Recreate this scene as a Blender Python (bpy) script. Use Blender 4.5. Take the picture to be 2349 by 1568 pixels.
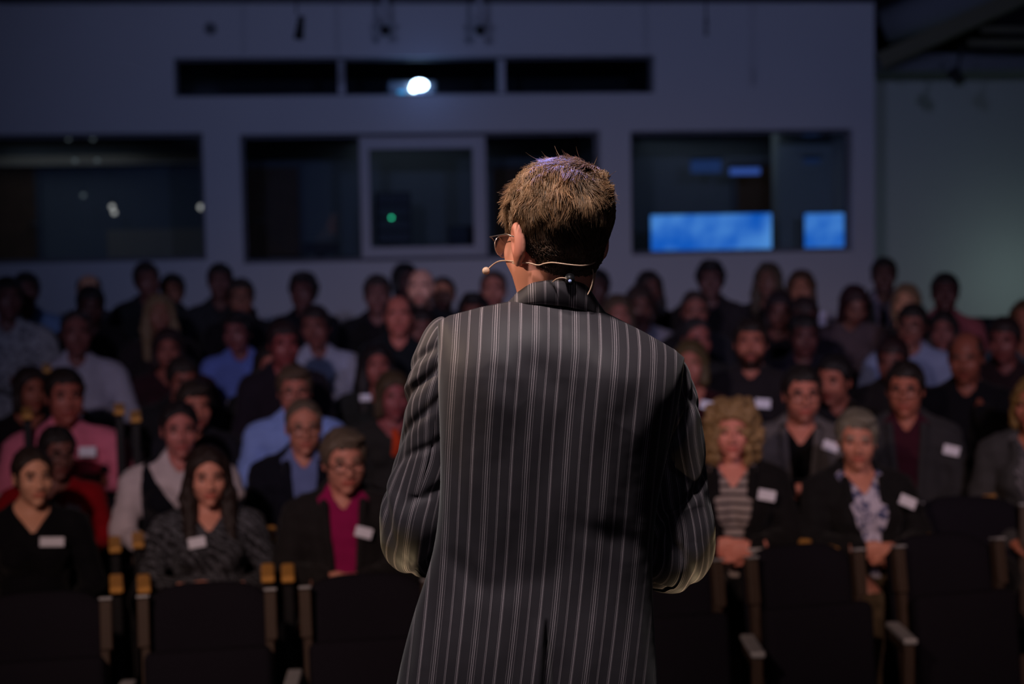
import bpy, bmesh, math, random
import numpy as np
from mathutils import Matrix, Vector, Euler
random.seed(7); RNG = np.random.RandomState(7)
sc = bpy.context.scene
COL = sc.collection
PI = math.pi
for o in list(bpy.data.objects): bpy.data.objects.remove(o)

# ------------------------------------------------------------------ camera
FPX = 3800.0
cam_d = bpy.data.cameras.new('camera'); cam = bpy.data.objects.new('camera', cam_d); COL.objects.link(cam)
cam_d.sensor_width = 36.0; cam_d.lens = FPX / 2349 * 36.0
cam_d.clip_start = 0.05; cam_d.clip_end = 100
PITCH = math.atan((784 - 500) / FPX); ROLL = math.radians(-1.0)
CM = Matrix.Translation((0, 0, 2.2)) @ Matrix.Rotation(PI / 2 - PITCH, 4, 'X') @ Matrix.Rotation(ROLL, 4, 'Z')
cam.matrix_world = CM
cam_d.dof.use_dof = True; cam_d.dof.focus_distance = 2.86; cam_d.dof.aperture_fstop = 2.9
sc.camera = cam
CR = CM.to_3x3(); CO = CM.translation
def ray(px, py):
    return CR @ Vector(((px - 1174.5) / FPX, (784 - py) / FPX, -1.0))
def P(px, py, Y):
    r = ray(px, py); t = (Y - CO.y) / r.y
    return CO + r * t

# ------------------------------------------------------------------ world, view, lights
w = bpy.data.worlds.new('world'); sc.world = w; w.use_nodes = True
w.node_tree.nodes['Background'].inputs[0].default_value = (0.30, 0.32, 0.42, 1)
w.node_tree.nodes['Background'].inputs[1].default_value = 0.0
sc.view_settings.view_transform = 'Standard'; sc.view_settings.look = 'None'
sc.view_settings.exposure = 0.0; sc.view_settings.gamma = 1.0; sc.view_settings.use_curve_mapping = False
def light(name, kind, loc, target, power, color, size=0.3, spot=60, blend=0.5, size_y=None, label=None):
    l = bpy.data.lights.new(name, kind); l.energy = power; l.color = color
    if kind == 'AREA':
        l.size = size
        if size_y: l.shape = 'RECTANGLE'; l.size_y = size_y
    elif kind == 'SPOT':
        l.spot_size = math.radians(spot); l.spot_blend = blend; l.shadow_soft_size = size
    else: l.shadow_soft_size = size
    o = bpy.data.objects.new(name, l); COL.objects.link(o); o.location = loc
    if target is not None:
        o.rotation_euler = (Vector(target) - Vector(loc)).to_track_quat('-Z', 'Y').to_euler()
    return o
# stage rig: key on the speaker from high behind the camera, spill over the first rows
light('stage_key_light', 'SPOT', (-0.30, 1.85, 4.65), (0.08, 2.95, 1.9), 380, (1.0, 0.89, 0.87), 0.16, 34, 0.8)
light('stage_side_light', 'SPOT', (-2.7, 3.4, 3.3), (0.05, 3.0, 2.2), 260, (1.0, 0.74, 0.54), 0.06, 20, 0.7)
light('stage_wash_light', 'SPOT', (-1.6, 0.6, 3.85), (-0.3, 7.4, 0.9), 520, (1.0, 0.66, 0.54), 0.10, 46, 1.0)
light('stage_wash_light', 'SPOT', (1.9, 0.6, 3.85), (2.5, 7.3, 0.9), 400, (1.0, 0.64, 0.54), 0.10, 34, 1.0)
light('blue_bounce_fill', 'SPOT', (-1.6, 0.2, 3.95), (-0.2, 14.0, 3.1), 470, (0.42, 0.51, 1.0), 0.12, 50, 1.0)  # added blue fills standing in for bounce off the projection screen
light('blue_bounce_fill', 'SPOT', (2.2, 0.2, 3.95), (1.0, 14.0, 3.1), 470, (0.46, 0.52, 1.0), 0.12, 50, 1.0)
light('back_fill_light', 'SPOT', (0.6, -3.6, 4.45), (0.1, 3.0, 1.6), 32, (0.84, 0.78, 1.0), 0.15, 34, 1.0)
# uplights on the stage floor that catch the undersides of the elbows
light('floor_uplight', 'SPOT', (-0.36, 2.90, 0.58), (-0.235, 3.0, 1.60), 46, (1.0, 0.74, 0.42), 0.02, 13, 0.8)
light('floor_uplight', 'SPOT', (0.44, 2.89, 0.58), (0.345, 3.0, 1.58), 60, (1.0, 0.74, 0.42), 0.02, 12, 0.8)
# added narrow blue spot without a real fixture, imitates projector light on the speaker's crown
light('added_crown_spot', 'SPOT', (0.45, 4.9, 4.55), (0.09, 2.90, 2.325), 560, (0.22, 0.27, 1.0), 0.01, 3.2, 0.5)
# projector beam towards the screen behind the camera
# (lens position set from the wall frame below)

# ------------------------------------------------------------------ tagging and mesh helpers
def tag(o, label=None, cat=None, group=None, kind=None):
    if label: o['label'] = label
    if cat: o['category'] = cat
    if group: o['group'] = group
    if kind: o['kind'] = kind
    return o
def empty(name, loc=(0, 0, 0), rz=0):
    o = bpy.data.objects.new(name, None); COL.objects.link(o)
    o.location = loc; o.rotation_euler = (0, 0, rz); o.empty_display_size = 0.1
    return o
def meshobj(name, V, F, mat=None, parent=None, smooth=True):
    me = bpy.data.meshes.new(name)
    V = np.asarray(V, dtype=np.float32)
    if isinstance(F, np.ndarray):
        nf, k = F.shape
        me.vertices.add(len(V)); me.vertices.foreach_set('co', V.ravel())
        me.loops.add(nf * k); me.loops.foreach_set('vertex_index', F.ravel().astype(np.int32))
        me.polygons.add(nf); me.polygons.foreach_set('loop_start', np.arange(0, nf * k, k, dtype=np.int32))
        me.polygons.foreach_set('loop_total', np.full(nf, k, dtype=np.int32))
        me.update(calc_edges=True); me.validate()
    else:
        me.from_pydata([tuple(v) for v in V], [], F); me.update()
    if smooth: me.polygons.foreach_set('use_smooth', np.ones(len(me.polygons), dtype=bool))
    if mat is not None: me.materials.append(mat)
    o = bpy.data.objects.new(name, me); COL.objects.link(o)
    if parent is not None: o.parent = parent
    return o
class MB:
    """collects boxes, tubes and rounded panels, builds them as one mesh"""
    def __init__(s): s.bm = bmesh.new()
    def box(s, c, size, rot=None, bevel=0.0, seg=2):
        r = bmesh.ops.create_cube(s.bm, size=1.0)
        vs = r['verts']
        M = Matrix.Translation(c) @ (rot.to_4x4() if rot is not None else Matrix.Identity(4)) @ Matrix.Diagonal((*size, 1))
        bmesh.ops.transform(s.bm, matrix=M, verts=vs)
        if bevel > 0:
            es = list({e for v in vs for e in v.link_edges})
            bmesh.ops.bevel(s.bm, geom=es, offset=bevel, segments=seg, affect='EDGES', profile=0.5)
        return s
    def cyl(s, c, r, h, rot=None, seg=20, r2=None):
        q = bmesh.ops.create_cone(s.bm, cap_ends=True, segments=seg, radius1=r, radius2=r if r2 is None else r2, depth=h)
        M = Matrix.Translation(c) @ (rot.to_4x4() if rot is not None else Matrix.Identity(4))
        bmesh.ops.transform(s.bm, matrix=M, verts=q['verts']); return s
    def sph(s, c, r, sc_=(1, 1, 1), seg=20):
        q = bmesh.ops.create_uvsphere(s.bm, u_segments=seg, v_segments=seg // 2, radius=r)
        M = Matrix.Translation(c) @ Matrix.Diagonal((*sc_, 1))
        bmesh.ops.transform(s.bm, matrix=M, verts=q['verts']); return s
    def tube(s, pts, r, seg=8, closed=False):
        pts = [Vector(p) for p in pts]; n = len(pts); rings = []
        up = Vector((0, 0, 1))
        for i, p in enumerate(pts):
            a = pts[(i - 1) % n] if (closed or i > 0) else p
            b = pts[(i + 1) % n] if (closed or i < n - 1) else p
            t = (b - a).normalized()
            if abs(t.dot(up)) > 0.95: up = Vector((1, 0, 0)) if abs(t.x) < .9 else Vector((0, 1, 0))
            x = t.cross(up).normalized(); y = x.cross(t).normalized(); up = y
            rr = r[i] if isinstance(r, (list, tuple)) else r
            rings.append([s.bm.verts.new(p + (x * math.cos(k * 2 * PI / seg) + y * math.sin(k * 2 * PI / seg)) * rr) for k in range(seg)])
        m = n if closed else n - 1
        for i in range(m):
            A, B = rings[i], rings[(i + 1) % n]
            for k in range(seg):
                s.bm.faces.new((A[k], A[(k + 1) % seg], B[(k + 1) % seg], B[k]))
        if not closed:
            s.bm.faces.new(rings[0][::-1]); s.bm.faces.new(rings[-1])
        return s
    def build(s, name, mat, parent=None, smooth=False):
        bmesh.ops.recalc_face_normals(s.bm, faces=s.bm.faces)
        me = bpy.data.meshes.new(name); s.bm.to_mesh(me); s.bm.free()
        me.materials.append(mat)
        if smooth: me.polygons.foreach_set('use_smooth', np.ones(len(me.polygons), dtype=bool))
        o = bpy.data.objects.new(name, me); COL.objects.link(o)
        if parent is not None: o.parent = parent
        return o
def smooth_path(pts, n):
    """Catmull-Rom through rows of numbers"""
    A = np.array(pts, float); A = np.vstack([2 * A[0] - A[1], A, 2 * A[-1] - A[-2]])
    m = len(A) - 3; out = []
    for q in np.linspace(0, m - 1e-6, n):
        i = int(q); t = q - i; p0, p1, p2, p3 = A[i:i + 4]
        out.append(0.5 * (2 * p1 + (p2 - p0) * t + (2 * p0 - 5 * p1 + 4 * p2 - p3) * t * t + (3 * p1 - p0 - 3 * p2 + p3) * t ** 3))
    return np.array(out)

# ------------------------------------------------------------------ materials
def newmat(name):
    m = bpy.data.materials.new(name); m.use_nodes = True
    return m, m.node_tree.nodes, m.node_tree.links, m.node_tree.nodes['Principled BSDF']
def L(c):   # sRGB 0-255 to linear
    return tuple(((v / 255) / 12.92 if v / 255 <= .04045 else ((v / 255 + .055) / 1.055) ** 2.4) for v in c)
def mat(name, col, rough=0.7, metal=0.0, scale=30, var=0.25, bump=0.1, spec=0.3, sheen=0.0):
    m, N, K, B = newmat(name)
    tc = N.new('ShaderNodeTexCoord'); nz = N.new('ShaderNodeTexNoise'); nz.inputs['Scale'].default_value = scale
    nz.inputs['Detail'].default_value = 4
    K.new(tc.outputs['Object'], nz.inputs['Vector'])
    mx = N.new('ShaderNodeMix'); mx.data_type = 'RGBA'
    mx.inputs[6].default_value = (*[c * (1 - var) for c in col], 1); mx.inputs[7].default_value = (*[min(1, c * (1 + var)) for c in col], 1)
    K.new(nz.outputs['Fac'], mx.inputs[0]); K.new(mx.outputs[2], B.inputs['Base Color'])
    B.inputs['Roughness'].default_value = rough; B.inputs['Metallic'].default_value = metal
    B.inputs['Specular IOR Level'].default_value = spec
    if sheen: B.inputs['Sheen Weight'].default_value = sheen
    if bump:
        b = N.new('ShaderNodeBump'); b.inputs['Strength'].default_value = bump; b.inputs['Distance'].default_value = 0.01
        K.new(nz.outputs['Fac'], b.inputs['Height']); K.new(b.outputs['Normal'], B.inputs['Normal'])
    return m
def emit(name, col, strength):
    m, N, K, B = newmat(name)
    B.inputs['Base Color'].default_value = (*col, 1)
    B.inputs['Emission Color'].default_value = (*col, 1); B.inputs['Emission Strength'].default_value = strength
    return m
_clo = {}
def cloth(col, pattern=None, col2=None, scale=60):
    key = (col, pattern, col2)
    if key in _clo: return _clo[key]
    c = L(col); m, N, K, B = newmat('cloth')
    tc = N.new('ShaderNodeTexCoord')
    nz = N.new('ShaderNodeTexNoise'); nz.inputs['Scale'].default_value = 14; nz.inputs['Detail'].default_value = 3
    K.new(tc.outputs['Object'], nz.inputs['Vector'])
    mx = N.new('ShaderNodeMix'); mx.data_type = 'RGBA'
    mx.inputs[6].default_value = (*[v * .8 for v in c], 1); mx.inputs[7].default_value = (*[min(1, v * 1.15) for v in c], 1)
    K.new(nz.outputs['Fac'], mx.inputs[0]); out = mx.outputs[2]
    if pattern:
        c2 = L(col2)
        m2 = N.new('ShaderNodeMix'); m2.data_type = 'RGBA'; m2.inputs[7].default_value = (*c2, 1)
        K.new(out, m2.inputs[6])
        if pattern == 'stripes':
            wv = N.new('ShaderNodeTexWave'); wv.bands_direction = 'Z'; wv.inputs['Scale'].default_value = 9.0
            K.new(tc.outputs['Object'], wv.inputs['Vector']); src = wv.outputs['Fac']
            th = (0.62, 0.75)
        elif pattern == 'knit':
            t2 = N.new('ShaderNodeTexWave'); t2.bands_direction = 'DIAGONAL'; t2.inputs['Scale'].default_value = 14; t2.inputs['Distortion'].default_value = 6
            t2.inputs['Detail Scale'].default_value = 3
            K.new(tc.outputs['Object'], t2.inputs['Vector']); src = t2.outputs['Fac']; th = (0.5, 0.8)
        else:
            t2 = N.new('ShaderNodeTexNoise'); t2.inputs['Scale'].default_value = 34; t2.inputs['Detail'].default_value = 2
            K.new(tc.outputs['Object'], t2.inputs['Vector']); src = t2.outputs['Fac']; th = (0.50, 0.58)
        mr = N.new('ShaderNodeMapRange'); mr.inputs[1].default_value = th[0]; mr.inputs[2].default_value = th[1]
        K.new(src, mr.inputs[0]); K.new(mr.outputs[0], m2.inputs[0]); out = m2.outputs[2]
    K.new(out, B.inputs['Base Color']); B.inputs['Roughness'].default_value = 0.85; B.inputs['Specular IOR Level'].default_value = 0.15
    B.inputs['Sheen Weight'].default_value = 0.05
    b = N.new('ShaderNodeBump'); b.inputs['Strength'].default_value = .35; b.inputs['Distance'].default_value = .02
    K.new(nz.outputs['Fac'], b.inputs['Height']); K.new(b.outputs['Normal'], B.inputs['Normal'])
    _clo[key] = m; return m
_skin = {}
def skin(col, brow, stubble=0.0):
    key = (col, brow, stubble)
    if key in _skin: return _skin[key]
    m, N, K, B = newmat('skin'); c = L(col)
    at = N.new('ShaderNodeAttribute'); at.attribute_name = 'face'; sp = N.new('ShaderNodeSeparateColor'); K.new(at.outputs['Color'], sp.inputs[0])
    nz = N.new('ShaderNodeTexNoise'); nz.inputs['Scale'].default_value = 20; tc = N.new('ShaderNodeTexCoord'); K.new(tc.outputs['Object'], nz.inputs['Vector'])
    a = N.new('ShaderNodeMix'); a.data_type = 'RGBA'; a.inputs[6].default_value = (*[v * .92 for v in c], 1)
    a.inputs[7].default_value = (min(1, c[0] * 1.08), c[1], c[2], 1); K.new(nz.outputs['Fac'], a.inputs[0])
    l = N.new('ShaderNodeMix'); l.data_type = 'RGBA'; l.inputs[7].default_value = (c[0] * .72, c[1] * .38, c[2] * .40, 1)
    K.new(a.outputs[2], l.inputs[6]); K.new(sp.outputs[0], l.inputs[0])
    e = N.new('ShaderNodeMix'); e.data_type = 'RGBA'; e.inputs[7].default_value = (*L(brow), 1)
    K.new(l.outputs[2], e.inputs[6]); K.new(sp.outputs[1], e.inputs[0])
    s = N.new('ShaderNodeMix'); s.data_type = 'RGBA'; s.inputs[7].default_value = (*L(brow), 1)
    mm = N.new('ShaderNodeMath'); mm.operation = 'MULTIPLY'; mm.inputs[1].default_value = stubble
    K.new(sp.outputs[2], mm.inputs[0]); K.new(mm.outputs[0], s.inputs[0]); K.new(e.outputs[2], s.inputs[6])
    K.new(s.outputs[2], B.inputs['Base Color']); B.inputs['Roughness'].default_value = .5
    B.inputs['Subsurface Weight'].default_value = 0.0; B.inputs['Specular IOR Level'].default_value = .35
    _skin[key] = m; return m
_hm = {}
def hairmat(col):
    if col in _hm: return _hm[col]
    m, N, K, B = newmat('hair'); c = L(col)
    tc = N.new('ShaderNodeTexCoord'); mp = N.new('ShaderNodeMapping'); mp.inputs['Scale'].default_value = (1, 1, .25)
    nz = N.new('ShaderNodeTexNoise'); nz.inputs['Scale'].default_value = 90; nz.inputs['Detail'].default_value = 5
    K.new(tc.outputs['Object'], mp.inputs[0]); K.new(mp.outputs[0], nz.inputs['Vector'])
    mx = N.new('ShaderNodeMix'); mx.data_type = 'RGBA'; mx.inputs[6].default_value = (*[v * .45 for v in c], 1); mx.inputs[7].default_value = (*[min(1, v * 1.5) for v in c], 1)
    K.new(nz.outputs['Fac'], mx.inputs[0]); K.new(mx.outputs[2], B.inputs['Base Color']); B.inputs['Roughness'].default_value = .55
    b = N.new('ShaderNodeBump'); b.inputs['Strength'].default_value = .8; b.inputs['Distance'].default_value = .01
    K.new(nz.outputs['Fac'], b.inputs['Height']); K.new(b.outputs['Normal'], B.inputs['Normal'])
    _hm[col] = m; return m

M = {}
M['wall'] = mat('painted_wall', (.50, .50, .53), .9, scale=1.3, var=.05, bump=.02, spec=.1)
M['wall_side'] = mat('grey_green_wall', (.36, .38, .37), .9, scale=1.1, var=.05, bump=.02, spec=.1)
M['ceiling'] = mat('dark_ceiling', (.03, .03, .035), .95, scale=3, bump=.05)
M['carpet'] = mat('dark_carpet', (.018, .016, .018), .98, scale=120, var=.5, bump=.3)
M['stage'] = mat('black_stage_boards', (.03, .028, .027), .7, scale=12, var=.3)
M['booth'] = mat('booth_grey_wall', (.16, .17, .19), .9, scale=3, var=.1, bump=.02)
M['booth_beige'] = mat('booth_beige_panel', (.30, .25, .20), .9, scale=3, var=.1, bump=.02)
M['doorwood'] = mat('brown_door_wood', (.115, .058, .028), .6, scale=8, var=.35)
M['frame'] = mat('window_frame_paint', (.42, .42, .46), .6, scale=5, var=.05, bump=0)
M['darkframe'] = mat('dark_window_frame', (.10, .10, .12), .6, scale=5, var=.05, bump=0)
M['black'] = mat('black_plastic', (.012, .012, .014), .45, scale=40, var=.2, bump=.02)
M['grey'] = mat('grey_metal', (.22, .22, .24), .45, .6, scale=30, var=.1, bump=.02)
M['seatfab'] = mat('black_seat_fabric', (.011, .010, .016), .95, scale=240, var=.45, bump=.25, spec=.1)
M['sidewood'] = mat('brown_wood_trim', (.058, .038, .028), .55, scale=18, var=.25, bump=.05)
M['armwood'] = mat('honey_wood_armrest', (.66, .33, .08), .45, scale=16, var=.2, bump=.04)
M['silver'] = mat('speckled_silver_cap', (.42, .43, .46), .5, .2, scale=160, var=.55, bump=.1)
M['badge'] = mat('white_badge_card', (.80, .80, .92), .6, scale=50, var=.03, bump=0)
M['paper'] = mat('white_paper', (.75, .74, .74), .7, scale=20, var=.03, bump=0)
M['lensframe'] = mat('black_glasses_frame', (.012, .010, .010), .35, scale=50, bump=0)
M['eyewhite'] = mat('eye_white', (.26, .22, .20), .25, scale=10, var=.03, bump=0)
M['iris'] = mat('dark_iris', (.03, .02, .015), .2, scale=10, bump=0)
def glass_mat(name, tint=(1, 1, 1), refl=0.06):
    m, N, K, B = newmat(name); out = N['Material Output']; N.remove(B)
    t = N.new('ShaderNodeBsdfTransparent'); t.inputs[0].default_value = (*tint, 1)
    g = N.new('ShaderNodeBsdfGlossy'); g.inputs['Roughness'].default_value = .02; g.inputs[0].default_value = (1, 1, 1, 1)
    fr = N.new('ShaderNodeLayerWeight'); fr.inputs[0].default_value = .3
    mr = N.new('ShaderNodeMapRange'); mr.inputs[3].default_value = refl; mr.inputs[4].default_value = .8
    K.new(fr.outputs['Facing'], mr.inputs[0])
    x = N.new('ShaderNodeMixShader'); K.new(mr.outputs[0], x.inputs[0]); K.new(t.outputs[0], x.inputs[1]); K.new(g.outputs[0], x.inputs[2])
    K.new(x.outputs[0], out.inputs[0]); return m
M['glass'] = glass_mat('window_glass', (.78, .84, .88), .03)

# ------------------------------------------------------------------ the room
YW = 14.0; TW = math.tan(math.radians(7.0))         # rear wall: plane y = YW + TW*x
wdir = Vector((1, TW, 0)).normalized(); wnor = Vector((TW, -1, 0)).normalized()   # towards the camera
WO = Vector((0, YW, 0))
def on_wall(px, py, back=0.0):
    r = ray(px, py); o = WO - wnor * back
    t = (o - CO).dot(wnor) / r.dot(wnor); p = CO + r * t
    return (p - o).dot(wdir), p.z
def wpt(s, z, back=0.0): return WO + wdir * s - wnor * back + Vector((0, 0, z))
WR = Matrix((wdir, -wnor, Vector((0, 0, 1)))).transposed()   # local x along wall, y away from camera, z up
def wbox(mb, s0, s1, z0, z1, b0, b1, bevel=0):
    mb.box(wpt((s0 + s1) / 2, (z0 + z1) / 2, (b0 + b1) / 2), (abs(s1 - s0), abs(b1 - b0), abs(z1 - z0)), WR, bevel)
def rect(x0, y0, x1, y1, back=0.0):
    s0, za = on_wall(x0, y0, back); s1, zb = on_wall(x1, y1, back)
    _, zc = on_wall(x1, y0, back); _, zd = on_wall(x0, y1, back)
    return s0, s1, (zb + zd) / 2, (za + zc) / 2      # s0, s1, zbottom, ztop
wins = {'slot': rect(398, 130, 1502, 218), 'left': rect(-330, 308, 474, 604), 'mid': rect(550, 304, 1380, 597), 'right': rect(1446, 298, 1957, 580)}
S_L = -7.5; S_R = on_wall(2006, 300)[0]; ZC = on_wall(1200, 8)[1]
sl = wins['slot']; wl = wins['left']; wm = wins['mid']; wr = wins['right']
zt = (wl[3] + wm[3] + wr[3]) / 3; zb = (wl[2] + wm[2] + wr[2]) / 3
def struct(o): o['kind'] = 'structure'; return o
TH = 0.22
mb = MB()
def wb(s0, s1, z0, z1): wbox(mb, s0, s1, z0, z1, 0, TH)
wb(S_L, S_R, -0.2, min(wl[2], wm[2], wr[2]) - .0)
zlow = min(wl[2], wm[2], wr[2])
for a, b, q in ((wl[0], wl[1], wl), (wm[0], wm[1], wm), (wr[0], wr[1], wr)):
    if q[2] > zlow: wb(a, b, zlow, q[2])
wb(S_L, wl[0], zlow, sl[2]); wb(wl[1], wm[0], zlow, sl[2]); wb(wm[1], wr[0], zlow, sl[2]); wb(wr[1], S_R, zlow, sl[2])
for q in (wl, wm, wr): wb(q[0], q[1], q[3], sl[2])
wb(S_L, sl[0], sl[2], sl[3]); wb(sl[1], S_R, sl[2], sl[3]); wb(S_L, S_R, sl[3], ZC + 1.2)
struct(mb.build('wall_rear', M['wall']))
# right hand recess wall, set further back
SB = 0.9
qR = rect(2004, 172, 2600, 700, SB)
mb = MB(); wbox(mb, S_R - .6, 7.5, -0.2, qR[3], SB, SB + .2)
struct(mb.build('wall_recess', M['wall_side']))
mb = MB(); wbox(mb, S_R - .1, S_R, -0.2, ZC + 1.2, TH, SB); struct(mb.build('wall_return', M['wall']))
# side walls, ceiling, floor, stage
mb = MB(); mb.box((-5.9, 7, 2.2), (.2, 24, 4.9)); struct(mb.build('wall_left', M['wall_side']))
mb = MB(); mb.box((6.6, 7, 2.2), (.2, 24, 4.9)); struct(mb.build('wall_right', M['wall_side']))
mb = MB(); mb.box((0, -4.6, 2.2), (13, .2, 4.9)); struct(mb.build('wall_stage', mat('stage_back_drape', (.03, .03, .04), .95)))
mb = MB(); mb.box((0, 7.5, ZC + 1.3), (15, 25, .2)); struct(mb.build('ceiling', M['ceiling']))
def zfl(d): return max(0.0, 0.135 * (d - 6.7))
V = []; F = []
prof = [(4.35, 0), (6.7, 0), (7.5, zfl(7.5)), (9, zfl(9)), (11, zfl(11)), (12.0, zfl(12)), (17.5, zfl(12))]
for y, z in prof: V += [(-7, y, z), (7, y, z), (-7, y, z - .2), (7, y, z - .2)]
for i in range(len(prof) - 1):
    a = i * 4; b = a + 4
    F += [(a, a + 1, b + 1, b), (a + 2, b + 2, b + 3, a + 3), (a, b, b + 2, a + 2), (a + 1, a + 3, b + 3, b + 1)]
F += [(0, 2, 3, 1), (len(V) - 4, len(V) - 3, len(V) - 1, len(V) - 2)]
struct(meshobj('floor', V, F, M['carpet'], smooth=False))
mb = MB(); mb.box((0, -.1, .225), (11, 8.9, .65), bevel=.01)
struct(mb.build('stage_floor', M['stage']))
mb = MB(); wbox(mb, S_L, S_R, ZC - .0, ZC + .10, -.10, .0); struct(mb.build('trim_1', M['black']))   # dark edge under the ceiling

# booth rooms behind the glass
def room(name, s0, s1, z0, z1, depth, m):
    b = MB()
    wbox(b, s0, s1, z0 - .05, z1 + .05, depth, depth + .05)
    wbox(b, s0 - .05, s0, z0 - .05, z1 + .05, TH, depth); wbox(b, s1, s1 + .05, z0 - .05, z1 + .05, TH, depth)
    wbox(b, s0, s1, z0 - .1, z0 - .05, TH, depth); wbox(b, s0, s1, z1 + .05, z1 + .1, TH, depth)
    return struct(b.build(name, m))
room('wall_booth_left', wl[0] - .15, wl[1] + .12, wl[2] - .25, wl[3] + .1, 2.0, M['booth'])
room('wall_booth_middle', wm[0] - .12, wm[1] + .10, wm[2] - .25, wm[3] + .1, 1.8, M['booth'])
room('wall_booth_right', wr[0] - .1, wr[1] + .10, wr[2] - .25, wr[3] + .1, 1.8, M['booth'])
room('wall_projection_booth', sl[0] - .1, sl[1] + .1, sl[2] - .05, sl[3] + .1, 1.5, M['ceiling'])
for i, (q, dep) in enumerate(((wl, 1.2), (wm, 1.1), (wr, 1.1))):
    light('booth_lamp', 'AREA', wpt((q[0] + q[1]) / 2, q[3] + .02, dep), wpt((q[0] + q[1]) / 2, q[2], dep), (1.5, 1.1, 1.3)[i], (.75, .85, 1.0), 1.2)

def window(n, q, posts, frame_m, fw=.035, slider=None):
    w_ = struct(empty('window_%d' % n, wpt((q[0] + q[1]) / 2, q[2], 0)))
    inv = Matrix.Translation(w_.location).inverted()
    def fin(o): o.data.transform(inv); return o
    b = MB(); wbox(b, q[0], q[1], q[3] - fw, q[3], .10, .16); fin(b.build('frame_rail', frame_m, w_))
    b = MB(); wbox(b, q[0], q[1], q[2], q[2] + fw, .10, .16); fin(b.build('frame_rail', frame_m, w_))
    for s in (q[0] + fw / 2, q[1] - fw / 2):
        b = MB(); wbox(b, s - fw / 2, s + fw / 2, q[2] + fw, q[3] - fw, .10, .16); fin(b.build('frame_stile', frame_m, w_))
    for s, hw, mm in posts:
        b = MB(); wbox(b, s - hw, s + hw, q[2] + fw, q[3] - fw, .09, .17); fin(b.build('mullion', mm, w_))
    edges = [q[0] + fw] + [s for s, _, _ in posts] + [q[1] - fw]
    for a, c in zip(edges[:-1], edges[1:]):
        b = MB(); wbox(b, a, c, q[2] + fw, q[3] - fw, .128, .132); fin(b.build('pane', M['glass'], w_))
    if slider:
        s0, s1, z0, z1 = slider
        b = MB(); e = .07
        wbox(b, s0, s1, z1 - e * 1.4, z1, .05, .09); wbox(b, s0, s1, z0, z0 + e * 1.2, .05, .09)
        wbox(b, s0, s0 + e, z0 + e * 1.2, z1 - e * 1.4, .05, .09); wbox(b, s1 - e, s1, z0 + e * 1.2, z1 - e * 1.4, .05, .09)
        fin(b.build('sliding_sash', M['frame'], w_))
    return w_
sx = lambda px, py=450, back=.12: on_wall(px, py, back)[0]
window(1, sl, [(sx(783, 175), .028, M['frame']), (sx(1150, 175), .028, M['frame'])], M['darkframe'], .02)
window(2, wl, [], M['darkframe'], .03)
sld = rect(826, 312, 1108, 598, .07)
window(3, wm, [(sx(832), .02, M['frame']), (sx(1108), .025, M['frame'])], M['darkframe'], .03, (sld[0], sld[1], wm[2] + .03, wm[3] - .03))
window(4, wr, [], M['darkframe'], .03)

def wthing(name, x0, y0, x1, y1, back, depth, m, label, cat, group=None, bevel=.01, kind=None):
    s0, s1, z0, z1 = rect(x0, y0, x1, y1, back)
    b = MB(); wbox(b, s0, s1, z0, z1, back, back + depth, bevel)
    o = b.build(name, m); c = wpt((s0 + s1) / 2, z0, back + depth / 2); o.data.transform(Matrix.Translation(-c)); o.location = c
    return tag(o, label, cat, group, kind)
def door(n, x0, y0, x1, y1, back, hx):
    d = struct(empty('door_%d' % n)); s0, s1, z0, z1 = rect(x0, y0, x1, y1, back)
    d.location = wpt(s0, z0, back); inv = Matrix.Translation(d.location).inverted()
    b = MB(); wbox(b, s0, s1, z0, z1, back, back + .04, .004); o = b.build('door_leaf', M['doorwood'], d); o.data.transform(inv)
    b = MB(); wbox(b, s0 - .04, s0, z0, z1 + .04, back - .02, back + .04); wbox(b, s1, s1 + .04, z0, z1 + .04, back - .02, back + .04); wbox(b, s0, s1, z1, z1 + .04, back - .02, back + .04)
    o = b.build('door_frame', M['darkframe'], d); o.data.transform(inv)
    hs = s0 + (s1 - s0) * hx; b = MB(); b.tube([wpt(hs, z0 + .35, back - .01), wpt(hs, z0 + .35, back - .05), wpt(hs + .1, z0 + .35, back - .05)], .008)
    o = b.build('door_handle', M['grey'], d, True); o.data.transform(inv)
door(1, -20, 382, 88, 600, 1.95, .85)
door(2, 556, 384, 690, 590, 1.74, .15)
door(3, 1690, 378, 1826, 575, 1.74, .1)
door(4, 1128, 384, 1260, 590, 1.74, .15)
mb = MB(); q = rect(245, 525, 474, 606, 1.9); wbox(mb, q[0], q[1] + .1, q[2] - .1, q[3], 1.9, 1.96); o = mb.build('trim_2', M['booth_beige']); struct(o)
mb = MB(); q = rect(1828, 372, 1846, 590, 1.0); wbox(mb, q[0], q[1], q[2], q[3], 1.0, 1.06); struct(mb.build('trim_3', M['frame']))
mb = MB(); q = rect(0, 356, 470, 378, 1.8); wbox(mb, q[0] - .6, q[1], q[2], q[3], 1.8, 1.98); struct(mb.build('trim_4', M['booth_beige']))
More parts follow.
